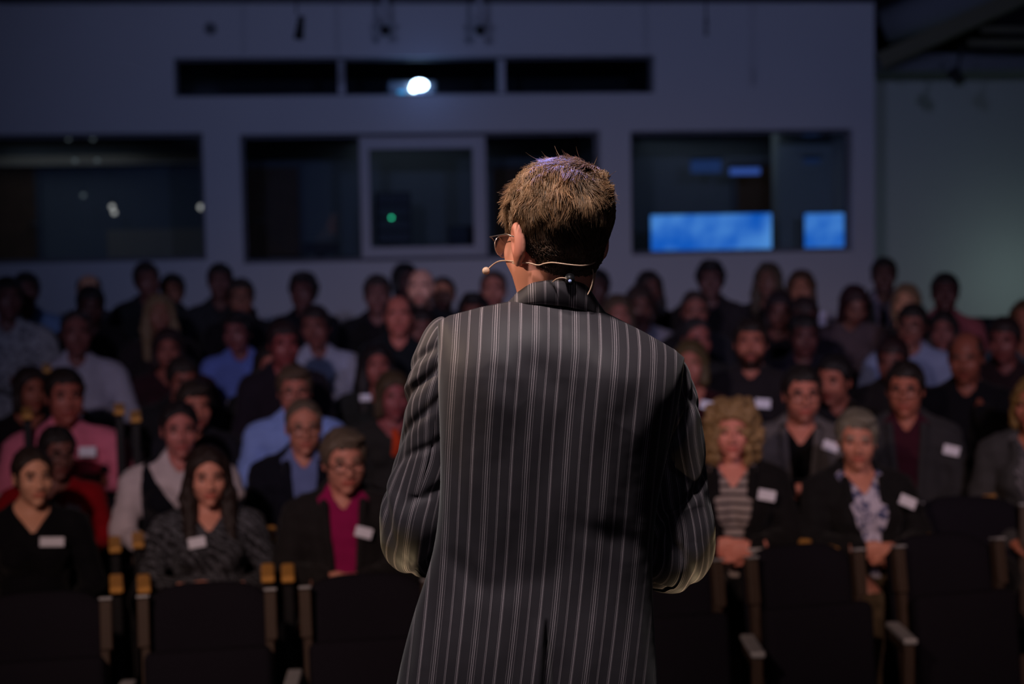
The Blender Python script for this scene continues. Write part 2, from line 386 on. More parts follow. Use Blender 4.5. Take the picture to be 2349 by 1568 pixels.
# glowing blue panels imitating a screen reflection in the right window
def reflection_mat():
    m, N, K, B = newmat('blue_reflection_glow')
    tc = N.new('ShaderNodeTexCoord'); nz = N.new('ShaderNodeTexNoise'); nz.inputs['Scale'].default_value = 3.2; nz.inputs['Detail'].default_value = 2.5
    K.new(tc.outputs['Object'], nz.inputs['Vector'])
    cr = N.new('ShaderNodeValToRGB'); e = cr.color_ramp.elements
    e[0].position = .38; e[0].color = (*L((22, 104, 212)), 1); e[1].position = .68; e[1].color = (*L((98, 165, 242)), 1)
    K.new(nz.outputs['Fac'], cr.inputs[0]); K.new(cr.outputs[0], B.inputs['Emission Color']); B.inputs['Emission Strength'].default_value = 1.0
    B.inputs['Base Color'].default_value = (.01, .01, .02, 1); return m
M['bluereflection'] = reflection_mat()
def monitor(x0, y0, x1, y1, label):  # built like a monitor, its glow imitates a reflection in the glass
    s0, s1, z0, z1 = rect(x0, y0, x1, y1, .30); r = empty('reflection_panel', wpt((s0 + s1) / 2, z0, .32)); inv = Matrix.Translation(r.location).inverted()
    b = MB(); wbox(b, s0 - .012, s1 + .012, z0 - .012, z1 + .012, .305, .34, .003); o = b.build('housing', M['black'], r); o.data.transform(inv)
    b = MB(); wbox(b, s0, s1, z0, z1, .30, .304); o = b.build('glow_panel', M['bluereflection'], r); o.data.transform(inv)
    b = MB(); wbox(b, (s0 + s1) / 2 - .08, (s0 + s1) / 2 + .08, z0 - .2, z0 - .01, .31, .34); o = b.build('stand', M['black'], r); o.data.transform(inv)
    tag(r, label, 'screen')
monitor(1493, 491, 1770, 581, 'wide bright blue glowing panel imitating a cloudy reflection in the right booth window')
monitor(1846, 489, 1936, 572, 'small square bright blue panel imitating a reflection at right end of right booth window')
M['bluelamp'] = emit('blue_strip_lamp', L((62, 90, 165)), .9); M['bluelamp_dim'] = emit('dim_blue_strip_lamp', L((34, 54, 96)), .8)
def strip(x0, y0, x1, y1, m, label):
    s0, s1, z0, z1 = rect(x0, y0, x1, y1, .9); r = empty('strip_lamp', wpt((s0 + s1) / 2, z1, .92)); inv = Matrix.Translation(r.location).inverted()
    b = MB(); wbox(b, s0 - .01, s1 + .01, z1, z1 + .02, .88, .96, .003); o = b.build('lamp_housing', M['black'], r); o.data.transform(inv)
    b = MB(); wbox(b, s0, s1, z0, z1, .90, .94, .004); o = b.build('diffuser', m, r); o.data.transform(inv)
    tag(r, label, 'lamp')
strip(1586, 366, 1655, 396, M['bluelamp_dim'], 'faint blue strip light left of the brighter one in right booth')
strip(1676, 385, 1744, 400, M['bluelamp'], 'bright blue strip light above the wide blue reflection')
strip(1842, 294 + 8, 1880, 313, M['bluelamp_dim'], 'dim blue strip light at top right of right booth window')
strip(1842, 362, 1882, 376, M['bluelamp_dim'], 'faint blue strip light above the small square blue reflection')
# glowing globes imitating stage light reflections in the left window
M['globe'] = emit('warm_reflection_globe', L((190, 180, 170)), 1.4); M['globe_dim'] = emit('dim_reflection_globe', L((120, 125, 125)), .6)
for x, y, r_, mm, lab in ((157, 318, .017, 'globe_dim', 'dim round reflection dot at upper left of left booth window'), (213, 318, .017, 'globe_dim', 'dim round reflection dot at top of left booth, right of its twin'),
                          (172, 368, .016, 'globe_dim', 'dim round reflection dot in the lower left of the upper four'), (223, 368, .016, 'globe_dim', 'dim round reflection dot in the lower right of the upper four'),
                          (191, 448, .018, 'globe_dim', 'small round reflection dot alone left of booth window centre'), (257, 474, .020, 'globe', 'upper of two bright touching round reflection dots in left booth'),
                          (262, 487, .020, 'globe', 'lower of two bright touching round reflection dots in left booth'), (461, 475, .024, 'globe', 'bright warm round reflection dot at right edge of left booth window')):
    s, z = on_wall(x, y, .9); r = empty('reflection_globe', wpt(s, z, .9))
    b = MB(); b.sph((0, 0, 0), r_, seg=14); b.build('reflection_dot', M[mm], r, True)
    b = MB(); b.cyl((0, 0, r_ + .006), .008, .016, seg=10); b.tube([(0, 0, r_ + .01), (0, 0, r_ + .10)], .002, 6); b.build('dot_holder', M['black'], r)
    tag(r, lab, 'lamp', 'round reflection dots in the left booth')
# equipment in the middle booth
r = empty('equipment_rack'); s0, s1, z0, z1 = rect(862, 440, 945, 560, .5); r.location = wpt((s0 + s1) / 2, z0, .6); inv = Matrix.Translation(r.location).inverted()
b = MB(); wbox(b, s0, s1, z0, z1, .52, .85, .006); o = b.build('cabinet', M['black'], r); o.data.transform(inv)
for k in range(4):
    zz = z0 + (z1 - z0) * (k + .5) / 4; b = MB(); wbox(b, s0 + .015, s1 - .015, zz - .04, zz + .04, .505, .52, .003); o = b.build('rack_unit', M['darkframe'], r); o.data.transform(inv)
s, z = on_wall(898, 499, .495); b = MB(); b.sph(wpt(s, z, .497), .0095, seg=12); o = b.build('indicator_light', emit('green_indicator', (.04, .75, .36), 5.5), r, True); o.data.transform(inv)
tag(r, 'dark equipment rack with a round green light in middle booth', 'rack')
def boxmon(x0, y0, x1, y1, back, label, cat, name):
    s0, s1, z0, z1 = rect(x0, y0, x1, y1, back); r = empty(name, wpt((s0 + s1) / 2, z0, back)); inv = Matrix.Translation(r.location).inverted()
    b = MB(); wbox(b, s0, s1, z0, z1, back, back + .05, .006); o = b.build('housing', M['black'], r); o.data.transform(inv)
    b = MB(); wbox(b, s0 + .015, s1 - .015, z0 + .02, z1 - .015, back - .003, back); o = b.build('dark_panel', mat('dark_display', (.01, .01, .02), .2, bump=0), r); o.data.transform(inv)
    b = MB(); wbox(b, (s0 + s1) / 2 - .05, (s0 + s1) / 2 + .05, z0 - .09, z0, back + .01, back + .03); wbox(b, (s0 + s1) / 2 - .1, (s0 + s1) / 2 + .1, z0 - .1, z0 - .09, back - .03, back + .09); o = b.build('stand', M['black'], r); o.data.transform(inv)
    tag(r, label, cat)
boxmon(1027, 516, 1093, 566, .4, 'switched off black monitor low right in the middle sliding window', 'monitor', 'monitor')
boxmon(693, 556, 778, 582, .7, 'low wide black monitor at the left middle window sill', 'monitor', 'monitor')
def countertop(q, back, label):
    b = MB(); wbox(b, q[0] + .05, q[1] - .05, q[2] - .16, q[2] - .13, back - .1, back + .45, .004); wbox(b, q[0] + .06, q[0] + .10, q[2] - .24, q[2] - .16, back, back + .3); wbox(b, q[1] - .10, q[1] - .06, q[2] - .24, q[2] - .16, back, back + .3)
    tag(b.build('desk', M['booth_beige']), label, 'desk')
countertop(wm, .5, 'long narrow desk inside the middle booth under its windows'); countertop(wr, .4, 'narrow desk carrying the blue reflection panels in right booth')
# projector
r = empty('projector'); s, z = on_wall(962, 198, .35); r.location = wpt(s, z, .35); r.rotation_euler = (0, 0, math.atan(TW))
M['lensglow'] = emit('projector_lens_glow', (.62, .82, 1.0), 26)
b = MB(); b.box((-.06, .20, -.01), (.42, .34, .13), bevel=.02); b.build('projector_body', M['grey'], r)
b = MB(); b.cyl((0.0, .02, .01), .055, .06, Matrix.Rotation(PI / 2, 3, 'X'), 28); b.build('lens_barrel', M['black'], r, True)
b = MB(); b.sph((0.0, -.012, .01), .05, (1.35, .3, .85), seg=24); b.build('lens', M['lensglow'], r, True)
b = MB(); b.sph((-.05, -.012, -.018), .028, (1, .3, 1), seg=18); b.build('lamp_vent', M['lensglow'], r, True)
b = MB(); b.box((-.15, .02, -.045), (.07, .02, .028), bevel=.008); b.build('status_light', emit('blue_status_light', (.06, .35, .62), 1.0), r)
b = MB(); b.box((-.06, .2, -.085), (.5, .4, .02), bevel=.004); b.build('shelf_plate', M['black'], r)
tag(r, 'glowing projector shining blue white through the slot window', 'projector')
LP_ = wpt(s, z, .28)
light('projector_spill', 'POINT', wpt(s, z - .0, .16), None, 1.0, (.12, .38, 1.0), .05)
light('projector_wall_spill', 'POINT', wpt(s + .02, z - .02, -.30), None, .55, (.25, .42, 1.0), .04)
tgt = P(1285, 400, 2.95)
aim = (tgt - LP_).normalized(); up = Vector((0, 0, 1)); lift = math.radians(2.6)
aim = (aim + Vector((0, 0, 1)) * math.tan(lift)).normalized()
light('projector_beam', 'SPOT', LP_, LP_ + aim * 5, 5000, (.16, .26, 1.0), .01, 5.9, .08)
# things hanging from the ceiling / on the wall
def hang(px, py0, py1, Y):
    return P(px, py0, Y), P(px, py1, Y)
a, c = hang(680, 8, 90, 11.5); r = empty('hanging_loudspeaker', a)
b = MB(); b.tube([(0, 0, .8), (0, 0, -.07)], .006); b.build('suspension_rod', M['black'], r)
b = MB(); b.cyl((.02, 0, -.165), .035, .16, Matrix.Rotation(.15, 3, 'Y'), 20, .022); b.build('speaker_body', M['black'], r, True)
tag(r, 'slim black hanging loudspeaker left of the two round ceiling cameras', 'speaker')
for px, lab in ((884, 'left of two small round black cameras on pale brackets'), (1102, 'right of two small round black cameras on pale brackets')):
    p = P(px, 70, 13.4); r = empty('dome_camera', p)
    b = MB(); b.sph((0, 0, 0), .045, seg=20); b.build('camera_housing', M['black'], r, True)
    b = MB(); b.cyl((0, 0, .085), .05, .06, seg=20); b.tube([(0, 0, .1), (0, 0, .8)], .02, 10); b.tube([(0, 0, .1), (0, .12, .1)], .012); b.build('bracket', M['frame'], r, True)
    tag(r, lab, 'camera', 'round cameras under the ceiling')
p = P(1620, 60, 11.5); r = empty('hanging_microphone', p)
b = MB(); b.tube([(0, 0, .9), (0, 0, .0)], .006); b.build('cable', M['black'], r)
b = MB(); b.cyl((0, 0, -.01), .014, .11, seg=14); b.build('microphone_capsule', M['grey'], r, True)
tag(r, 'thin hanging rod microphone in front of the upper right wall', 'microphone')
s, z = on_wall(483, 66, 0); r = empty('wall_vent', wpt(s, z, -.005)); r.rotation_euler = (0, 0, math.atan(TW))
b = MB(); b.cyl((0, 0, 0), .05, .015, Matrix.Rotation(PI / 2, 3, 'X'), 24); b.build('vent_ring', M['grey'], r, True)
b = MB(); b.cyl((0, -.008, 0), .034, .012, Matrix.Rotation(PI / 2, 3, 'X'), 24); b.build('vent_centre', M['booth'], r, True)
tag(r, 'small dark round fitting on the wall at upper left', 'vent')
# service void above the recess: beams, duct, pipes
mb = MB(); wbox(mb, S_R - .05, 7.5, qR[3], ZC + 1.2, SB + 1.4, SB + 1.6); struct(mb.build('wall_void', M['ceiling']))
mb = MB(); wbox(mb, S_R, 7.5, qR[3] - .02, qR[3] + .13, SB - .75, SB - .02); struct(mb.build('trim_5', M['booth']))
def span(x0, y0, Y0, x1, y1, Y1, rad, name, m, label, cat, square=False):
    a, c = P(x0, y0, Y0), P(x1, y1, Y1); d = c - a; rot = d.to_track_quat('X', 'Z').to_matrix()
    b = MB()
    if square: b.box((0, 0, 0), (d.length, rad * 1.1, rad * 2), rot, .008)
    else: b.tube([-d / 2, -d / 2 * .3, d / 2 * .3, d / 2], rad, 14)
    o = b.build(name, m, smooth=not square); o.location = (a + c) / 2; return tag(o, label, cat)
M['beam'] = mat('olive_beam_paint', (.13, .12, .075), .7, scale=5, var=.1, bump=.02)
span(2020, 140, 14.2, 2420, -45, 13.4, .07, 'roof_beam', M['beam'], 'olive diagonal roof beam in the dark corner at upper right', 'beam', True)
span(2030, 60, 14.6, 2300, -40, 14.2, .16, 'air_duct', M['booth'], 'wide grey air duct behind the diagonal beam', 'duct')
span(2220, 98, 14.0, 2480, 98, 14.0, .03, 'service_pipe', M['beam'], 'thin horizontal pipe lower of the two at upper right corner', 'pipe')
span(2250, 68, 14.0, 2480, 68, 14.0, .03, 'service_pipe', M['beam'], 'thin horizontal pipe upper of the two at upper right corner', 'pipe')
p = P(2195, 178, 13.6); r = empty('ceiling_spotlight', p)
b = MB(); b.cyl((0, 0, 0), .045, .13, Euler((1.1, 0, -.7)).to_matrix(), 20, .055); b.build('spotlight_can', M['black'], r, True)
b = MB(); b.tube([(0, 0, .03), (.04, 0, .25)], .012); b.build('yoke', M['black'], r)
tag(r, 'dark spotlight hanging under the ledge of the right recess', 'spotlight')
# greenish emergency light by the right edge
pg = P(2425, 690, 14.5)
r = empty('emergency_light', pg); b = MB(); b.box((0, .05, 0), (.30, .05, .15), bevel=.01); b.build('housing', M['frame'], r)
b = MB(); b.box((0, .02, 0), (.26, .012, .11), bevel=.004); b.build('diffuser', emit('green_diffuser', (.25, .8, .5), 2.0), r)
tag(r, 'green emergency light on the right wall past the last seats', 'lamp')
light('emergency_glow', 'POINT', pg + Vector((0, .15, .12)), None, 4.5, (.72, 1.0, .92), .15)

# ------------------------------------------------------------------ distance field modelling
class Field:
    def __init__(s, xs, ys, zs):
        s.ax = [np.asarray(a, np.float32) for a in (xs, ys, zs)]
        s.D = np.full([len(a) for a in s.ax], 0.5, np.float32)
    def sl(s, lo, hi, m):
        r = []
        for a, l, h in zip(s.ax, lo, hi):
            i = max(0, np.searchsorted(a, l - m) - 1); j = min(len(a), np.searchsorted(a, h + m) + 1)
            r.append(slice(i, max(j, i)))
        G = (s.ax[0][r[0]][:, None, None], s.ax[1][r[1]][None, :, None], s.ax[2][r[2]][None, None, :])
        return tuple(r), G
    def put(s, d, r, k, sub):
        D = s.D[r]
        if D.size == 0: return
        d = np.broadcast_to(d, D.shape)
        if sub:
            h = np.maximum(k - np.abs(D + d), 0) / max(k, 1e-6) if k else 0
            s.D[r] = np.maximum(D, -d) + (h * h * k * .25 if k else 0)
        else:
            h = np.maximum(k - np.abs(D - d), 0) / max(k, 1e-6) if k else 0
            s.D[r] = np.minimum(D, d) - (h * h * k * .25 if k else 0)
    def cap(s, a, b, ra, rb=None, k=.02, sub=False, off=0, flat=None):
        rb = ra if rb is None else rb; a = np.array(a, float); b = np.array(b, float); m = max(ra, rb) + off + .05 + k
        r, (X, Y, Z) = s.sl(np.minimum(a, b), np.maximum(a, b), m); ba = b - a; q = max(1e-9, ba @ ba)
        px, py, pz = X - a[0], Y - a[1], Z - a[2]
        t = np.clip((px * ba[0] + py * ba[1] + pz * ba[2]) / q, 0, 1)
        dx, dy, dz = px - t * ba[0], py - t * ba[1], pz - t * ba[2]
        if flat is not None: dx, dy, dz = dx / flat[0], dy / flat[1], dz / flat[2]
        s.put(np.sqrt(dx * dx + dy * dy + dz * dz) - (ra + t * (rb - ra)) - off, r, k, sub)
    def ell(s, c, rad, k=.02, sub=False, off=0, rx=0):
        c = np.array(c, float); R = np.array(rad, float) + off; m = R.max() + .05 + k
        r, (X, Y, Z) = s.sl(c, c, m); x, y, z = X - c[0], Y - c[1], Z - c[2]
        if rx: y, z = y * math.cos(rx) + z * math.sin(rx), -y * math.sin(rx) + z * math.cos(rx)
        k0 = np.sqrt((x / R[0]) ** 2 + (y / R[1]) ** 2 + (z / R[2]) ** 2)
        k1 = np.sqrt((x / R[0] ** 2) ** 2 + (y / R[1] ** 2) ** 2 + (z / R[2] ** 2) ** 2) + 1e-9
        s.put(k0 * (k0 - 1) / k1, r, k, sub)
    def grid(s): return s.ax[0][:, None, None], s.ax[1][None, :, None], s.ax[2][None, None, :]
    def mesh(s):
        D = s.D; D[0] = D[-1] = .5; D[:, 0] = D[:, -1] = .5; D[:, :, 0] = D[:, :, -1] = .5
        I = D < 0; n = np.array(D.shape) - 1
        c8 = [I[i:n[0] + i, j:n[1] + j, k:n[2] + k] for i in (0, 1) for j in (0, 1) for k in (0, 1)]
        cnt = sum(c.astype(np.uint8) for c in c8); act = np.argwhere((cnt > 0) & (cnt < 8))
        idx = np.full(tuple(n), -1, np.int32); idx[tuple(act.T)] = np.arange(len(act))
        i, j, k = act.T; acc = np.zeros((len(act), 3)); num = np.zeros(len(act))
        for ax in range(3):
            for u in (0, 1):
                for v in (0, 1):
                    o = [0, 0, 0]; oth = [q for q in range(3) if q != ax]; o[oth[0]] = u; o[oth[1]] = v
                    e = list(o); e[ax] = 1
                    A = D[i + o[0], j + o[1], k + o[2]]; B = D[i + e[0], j + e[1], k + e[2]]
                    hit = (A < 0) != (B < 0); t = np.where(hit, A / np.where(hit, A - B, 1), 0)
                    p = np.stack([s.ax[q][act[:, q] + o[q]] for q in range(3)], 1).astype(float)
                    p[:, ax] += t * (s.ax[ax][act[:, ax] + 1] - s.ax[ax][act[:, ax]])
                    acc[hit] += p[hit]; num[hit] += 1
        V = acc / num[:, None]; Fs = []
        for ax in range(3):
            u, v = [(1, 2), (2, 0), (0, 1)][ax]
            a = [slice(1, n[q]) for q in range(3)]; a[ax] = slice(0, n[ax]); b = list(a); b[ax] = slice(1, n[ax] + 1)
            A = I[tuple(a)]; B = I[tuple(b)]; e = np.argwhere(A != B)
            if len(e) == 0: continue
            fl = A[tuple(e.T)]; base = e.copy()
            for q in range(3):
                if q != ax: base[:, q] += 1
            def cid(du, dv):
                g = base.copy(); g[:, u] -= du; g[:, v] -= dv; return idx[g[:, 0], g[:, 1], g[:, 2]]
            q4 = np.stack([cid(1, 1), cid(0, 1), cid(0, 0), cid(1, 0)], 1)
            q4[~fl] = q4[~fl][:, ::-1]; Fs.append(q4)
        return V, np.concatenate(Fs)
def axis(lo, hi, flo, fhi, coarse, fine):
    a = list(np.arange(lo, flo, coarse)) + list(np.arange(flo, fhi, fine)) + list(np.arange(fhi, hi + coarse, coarse))
    return np.array(a)

# ---- head in its own coordinates: centre between crown and chin, looks along -Y
def head_field(f, C=(0, 0, 0), S=1.0, fem=False, off=0):
    def q(x, y, z): return (C[0] + x * S, C[1] + y * S, C[2] + z * S)
    e = lambda c, r, **k: f.ell(q(*c), [v * S for v in r], off=off, **k)
    c = lambda a, b, ra, rb=None, **k: f.cap(q(*a), q(*b), ra * S, (ra if rb is None else rb) * S, off=off, **k)
    jw = .054 if fem else .060
    e((0, .020, .036), (.074, .092, .080), k=.0)
    e((0, -.034, -.030), (jw, .056, .083), k=.03)
    e((0, -.010, -.052), (jw + .002, .062, .045), k=.03)            # jaw angle
    e((0, -.075, -.098), (.020, .018, .018), k=.022)                 # chin
    for sx_ in (-1, 1):
        e((sx_ * .040, -.056, -.022), (.024, .026, .026), k=.02)     # cheekbone
        e((sx_ * .032, -.101, .010), (.019, .016, .0115), k=.010, sub=True)
        e((sx_ * .077, .012, -.006), (.008, .018, .031), k=.008)
        e((sx_ * .084, .002, -.004), (.006, .009, .018), k=.004, sub=True)
        e((sx_ * .013, -.100, -.030), (.0085, .009, .0075), k=.008)
    c((-.040, -.078, .027), (.040, -.078, .027), .0095, k=.015)
    c((0, -.088, .018), (0, -.111, -.024), .0075, .0115, k=.010)
    c((-.019, -.086, -.0555), (.019, -.086, -.0555), .0062, k=.008)
    c((-.014, -.0865, -.0665), (.014, -.0865, -.0665), .0068, k=.008)
    c((-.021, -.0955, -.0610), (.021, -.0955, -.0610), .0028, k=.003, sub=True)
HC = (0, -.02, 1.215)     # head centre in the seated figure
def face_mask(V, C=HC, S=1.0):
    p = (V - np.array(C)) / S; x, y, z = p.T; front = y < -.06
    g = lambda q, a, b: np.clip(1 - np.abs((q - a) / b), 0, 1)
    lip = front * g(z, -.061, .016) * (np.abs(x) < .026) * (y < -.082)
    arch = .031 - ((np.abs(x) - .032) / .03) ** 2 * .008
    brow = front * (np.abs(x) > .012) * (np.abs(x) < .052) * g(z, arch, .009)
    beard = np.clip((-z - .038) / .02, 0, 1) * (y < .02) * (z > -.14) * np.clip(1 - lip * 2, 0, 1)
    must = front * g(z, -.045, .010) * (np.abs(x) < .03)
    ear = np.clip((np.abs(x) - .078) / .004, 0, 1) * (np.abs(z) < .04)
    return np.stack([np.clip(lip * 1.5 + .35 * ear, 0, 1), np.clip(brow * 1.6, 0, 1), np.maximum(beard, must), np.ones_like(x)], 1)

POSES = {
    'lap':    dict(sh=((-.176, .02, .995), (.176, .02, .995)), el=((-.235, .00, .745), (.235, .00, .745)), wr=((-.085, -.235, .665), (.085, -.235, .660)), hand=((.93, -.30, -.10), (-.93, -.32, -.12))),
    'laphigh': dict(sh=((-.176, .02, .995), (.176, .02, .995)), el=((-.245, -.02, .765), (.245, -.02, .765)), wr=((-.080, -.255, .790), (.075, -.265, .780)), hand=((.95, -.22, -.08), (-.95, -.20, -.14))),
    'chin':   dict(sh=((-.176, .02, .995), (.170, .00, 1.000)), el=((-.235, .00, .745), (.165, -.20, .770)), wr=((-.02, -.22, .720), (.055, -.165, 1.010)), hand=((.95, -.15, .1), (-.35, .12, .9))),
    'folded': dict(sh=((-.176, .01, .995), (.176, .01, .995)), el=((-.240, -.06, .775), (.240, -.06, .775)), wr=((.030, -.215, .810), (-.030, -.185, .775)), hand=((.95, .18, .1), (-.95, .18, .0))),
}
def body_prims(f, pose, fem, parts, off=0, sleeve=1.0, k=.03):
    p = POSES[pose]
    if 'torso' in parts:
        f.ell((0, .020, .915), (.158, .108, .170), k=0, off=off); f.ell((0, -.002, .71), (.145 if not fem else .132, .112, .17), k=.05, off=off)
        f.ell((0, .02, .56), (.168, .135, .12), k=.05, off=off)
        f.cap((-.145, .025, .995), (.145, .025, .995), .056, k=.04, off=off)
        for s in (-1, 1):
            f.cap((s * .11, .03, 1.025), (s * .02, .03, 1.085), .036, .045, k=.03, off=off)
            if fem: f.ell((s * .068, -.078, .895), (.058, .056, .060), k=.03, off=off)
    if 'neck' in parts: f.cap((0, .025, 1.04), (0, .005, 1.16), .056 if not fem else .048, .052 if not fem else .044, k=.03, off=off)
    if 'arms' in parts:
        for s in (0, 1):
            sh, el, wr_ = (np.array(p[q][s]) for q in ('sh', 'el', 'wr'))
            a = .9 if fem else 1.0
            f.cap(sh, el, .054 * a, .043 * a, k=.03, off=off); f.cap(el, el + (wr_ - el) * sleeve, .043 * a, (.043 + (.029 - .043) * sleeve) * a, k=.02, off=off)
    if 'legs' in parts:
        for s in (-1, 1):
            kz = .64 if (pose == 'laphigh') else .53
            f.cap((s * .09, -.02, .53 + (kz - .53) * .6), (s * .135, -.44, kz), .083, .062, k=.03, off=off)
            f.cap((s * .135, -.44, kz), (s * .14, -.41, .09), .058, .040, k=.02, off=off)
            if 'feet' in parts: f.cap((s * .14, -.39, .045), (s * .15, -.57, .035), .040, .030, k=.02, off=off)
# hand: wrist at origin, fingers along +X, palm faces -Z, thumb on +Y
def make_hand():
    f = Field(np.arange(-.06, .20, .005), np.arange(-.06, .08, .005), np.arange(-.11, .04, .005))
    f.cap((-.05, 0, 0), (.012, 0, 0), .026, .025, k=0, flat=(1, 1, .75)); f.ell((.048, -.002, 0), (.050, .040, .016), k=.02)
    for y, ln, c0 in ((.029, .070, .35), (.010, .078, .40), (-.010, .073, .46), (-.029, .058, .52)):
        p = np.array((.082, y, 0.)); a = c0; r = .0095
        for seg, fr in ((0, .45), (1, .32), (2, .23)):
            d = np.array((math.cos(a), 0, -math.sin(a))) * ln * fr; f.cap(p, p + d, r, r * .9, k=.005); p = p + d; a += .55; r *= .9
    f.cap((.015, .026, -.004), (.045, .050, -.014), .014, .0115, k=.012); f.cap((.045, .050, -.014), (.075, .052, -.030), .0105, .009, k=.005)
    return f.mesh()
HV, HF = make_hand()
def place_hand(wrist, direction, mirror, palm_dir=(0, 0, -1)):
    x = Vector(direction).normalized(); z = -Vector(palm_dir); z = (z - x * z.dot(x)).normalized(); y = z.cross(x)
    V = HV.copy(); F_ = HF
    if mirror: V[:, 1] *= -1; F_ = HF[:, ::-1]
    R = np.array([list(x), list(y), list(z)]); return V @ R + np.array(wrist), F_

def head_ax(near):
    if near: return (axis(-.34, .34, -.095, .095, .026, .0054), axis(-.64, .20, -.142, .10, .026, .0054), axis(-.02, 1.06, 1.06, 1.36, .026, .0054))
    return (axis(-.34, .34, -.095, .095, .034, .0088), axis(-.64, .20, -.142, .10, .034, .0088), axis(-.02, 1.06, 1.06, 1.36, .034, .0088))
def crop_axis(a, lo, hi): return a[(a >= lo) & (a <= hi)]
_proto = {}
def proto(kind, pose, fem, near):
    key = (kind, pose, fem, near)
    if key in _proto: return _proto[key]
    if kind == 'body':
        f = Field(*head_ax(near)); body_prims(f, pose, fem, ('torso', 'neck', 'arms', 'legs', 'feet'), off=-.003)
        g = Field(*head_ax(near)); head_field(g, HC, 1.0 if not fem else .95, fem)
        k = .02; h = np.maximum(k - np.abs(f.D - g.D), 0) / k; f.D = np.minimum(f.D, g.D) - h * h * k * .25
        V, F_ = f.mesh(); col = face_mask(V, HC, 1.0 if not fem else .95)
        p = POSES[pose]
        if near:
            for s in (0, 1):
                pd = (0, 0, -1) if pose == 'lap' else ((0, 1, 0) if not (pose == 'chin' and s == 1) else (0, 1, .2))
                HVv, HFf = place_hand(p['wr'][s], p['hand'][s], s == 0, pd)
                F_ = np.vstack([F_, HFf + len(V)]); V = np.vstack([V, HVv])
            col = np.vstack([col, np.tile([0, 0, 0, 1], (len(V) - len(col), 1))])
        else: pass
        r = (V, F_, col)
    else:
        h = (.021 if kind == 'trousers' else .0135) if near else (.030 if kind == 'trousers' else .021)
        if kind == 'trousers':
            f = Field(np.arange(-.27, .27, h), np.arange(-.56, .24, h), np.arange(.02, .74, h))
            body_prims(f, pose, fem, ('legs',), off=.010); f.ell((0, .02, .57), (.168, .135, .12), k=.04, off=.006)
            X, Y, Z = f.grid(); f.D = f.D + .004 * np.sin(Y * 46 + X * 30) * np.sin(Z * 40); f.D = np.maximum(f.D, .10 - Z)
            f.D = np.maximum(f.D, Z - .66)
        else:
            jk = kind == 'jacket'; vest = kind == 'vest'
            f = Field(np.arange(-.37, .37, h), np.arange(-.33, .24, h), np.arange(.46, 1.16, h))
            off = {'jacket': .022, 'vest': .020, 'shirt': .012, 'top': .010, 'shortsleeve': .012}[kind]
            body_prims(f, pose, fem, ('torso',) if vest else ('torso', 'arms'), off=off, sleeve=.93 if jk else (.86 if kind != 'shortsleeve' else .35))
            if kind != 'vest' and kind != 'top': f.cap((0, .025, 1.06), (0, .012, 1.115), .062, .058, k=.02, off=.006 if not jk else .010)   # collar stand
            X, Y, Z = f.grid()
            amp = .006 if jk else .005
            f.D = f.D + amp * np.sin(X * 38 + Z * 55 + 1.3 * np.sin(Y * 30)) * np.sin(Z * 31 - X * 22 + Y * 40)
            up = np.clip((Z - .5) / .5, 0, 1)
            if kind == 'jacket':      # open front showing the shirt
                vee = np.maximum(np.abs(X) - .020 - .092 * np.clip((Z - .66) / .46, 0, 1), Y + .01)
                f.D = np.maximum(f.D, -vee)
                f.cap((0, .02, 1.0), (0, .005, 1.2), .058, k=.01, sub=True)
                for s in (-1, 1):
                    z0, z1 = .70, 1.06
                    w0 = .020 + .092 * (z0 - .66) / .46; w1 = .020 + .092 * (z1 - .66) / .46
                    f.cap((s * (w0 + .012), -.135, z0), (s * (w1 - .02), -.075, z1), .012, .020, k=.01)   # lapel
            elif kind == 'vest':
                vee = np.maximum(np.abs(X) - .002 - .15 * np.clip((Z - .84) / .26, 0, 1), Y + .0)
                f.D = np.maximum(f.D, -vee); f.D = np.maximum(f.D, np.abs(X) - .155)
                f.cap((0, .02, 1.0), (0, .005, 1.2), .075, k=.01, sub=True)
            elif kind == 'top':
                vee = np.maximum(np.abs(X) - .085 * np.clip((Z - .985) / .12, 0, 1) - .002, Y + .0)
                f.D = np.maximum(f.D, -np.where(Z > .985, vee, 1)); f.cap((0, .02, 1.03), (0, .005, 1.2), .070, k=.01, sub=True)
            else:
                vee = np.maximum(np.abs(X) - .07 * np.clip((Z - 1.02) / .10, 0, 1), Y + .02)
                f.D = np.maximum(f.D, -np.where(Z > 1.02, vee, 1)); f.cap((0, .022, 1.06), (0, .005, 1.2), .054, k=.008, sub=True)
            f.D = np.maximum(f.D, .56 - Z if not jk else .52 - Z)
        V, F_ = f.mesh(); r = (V, F_, None)
    _proto[key] = r; return r

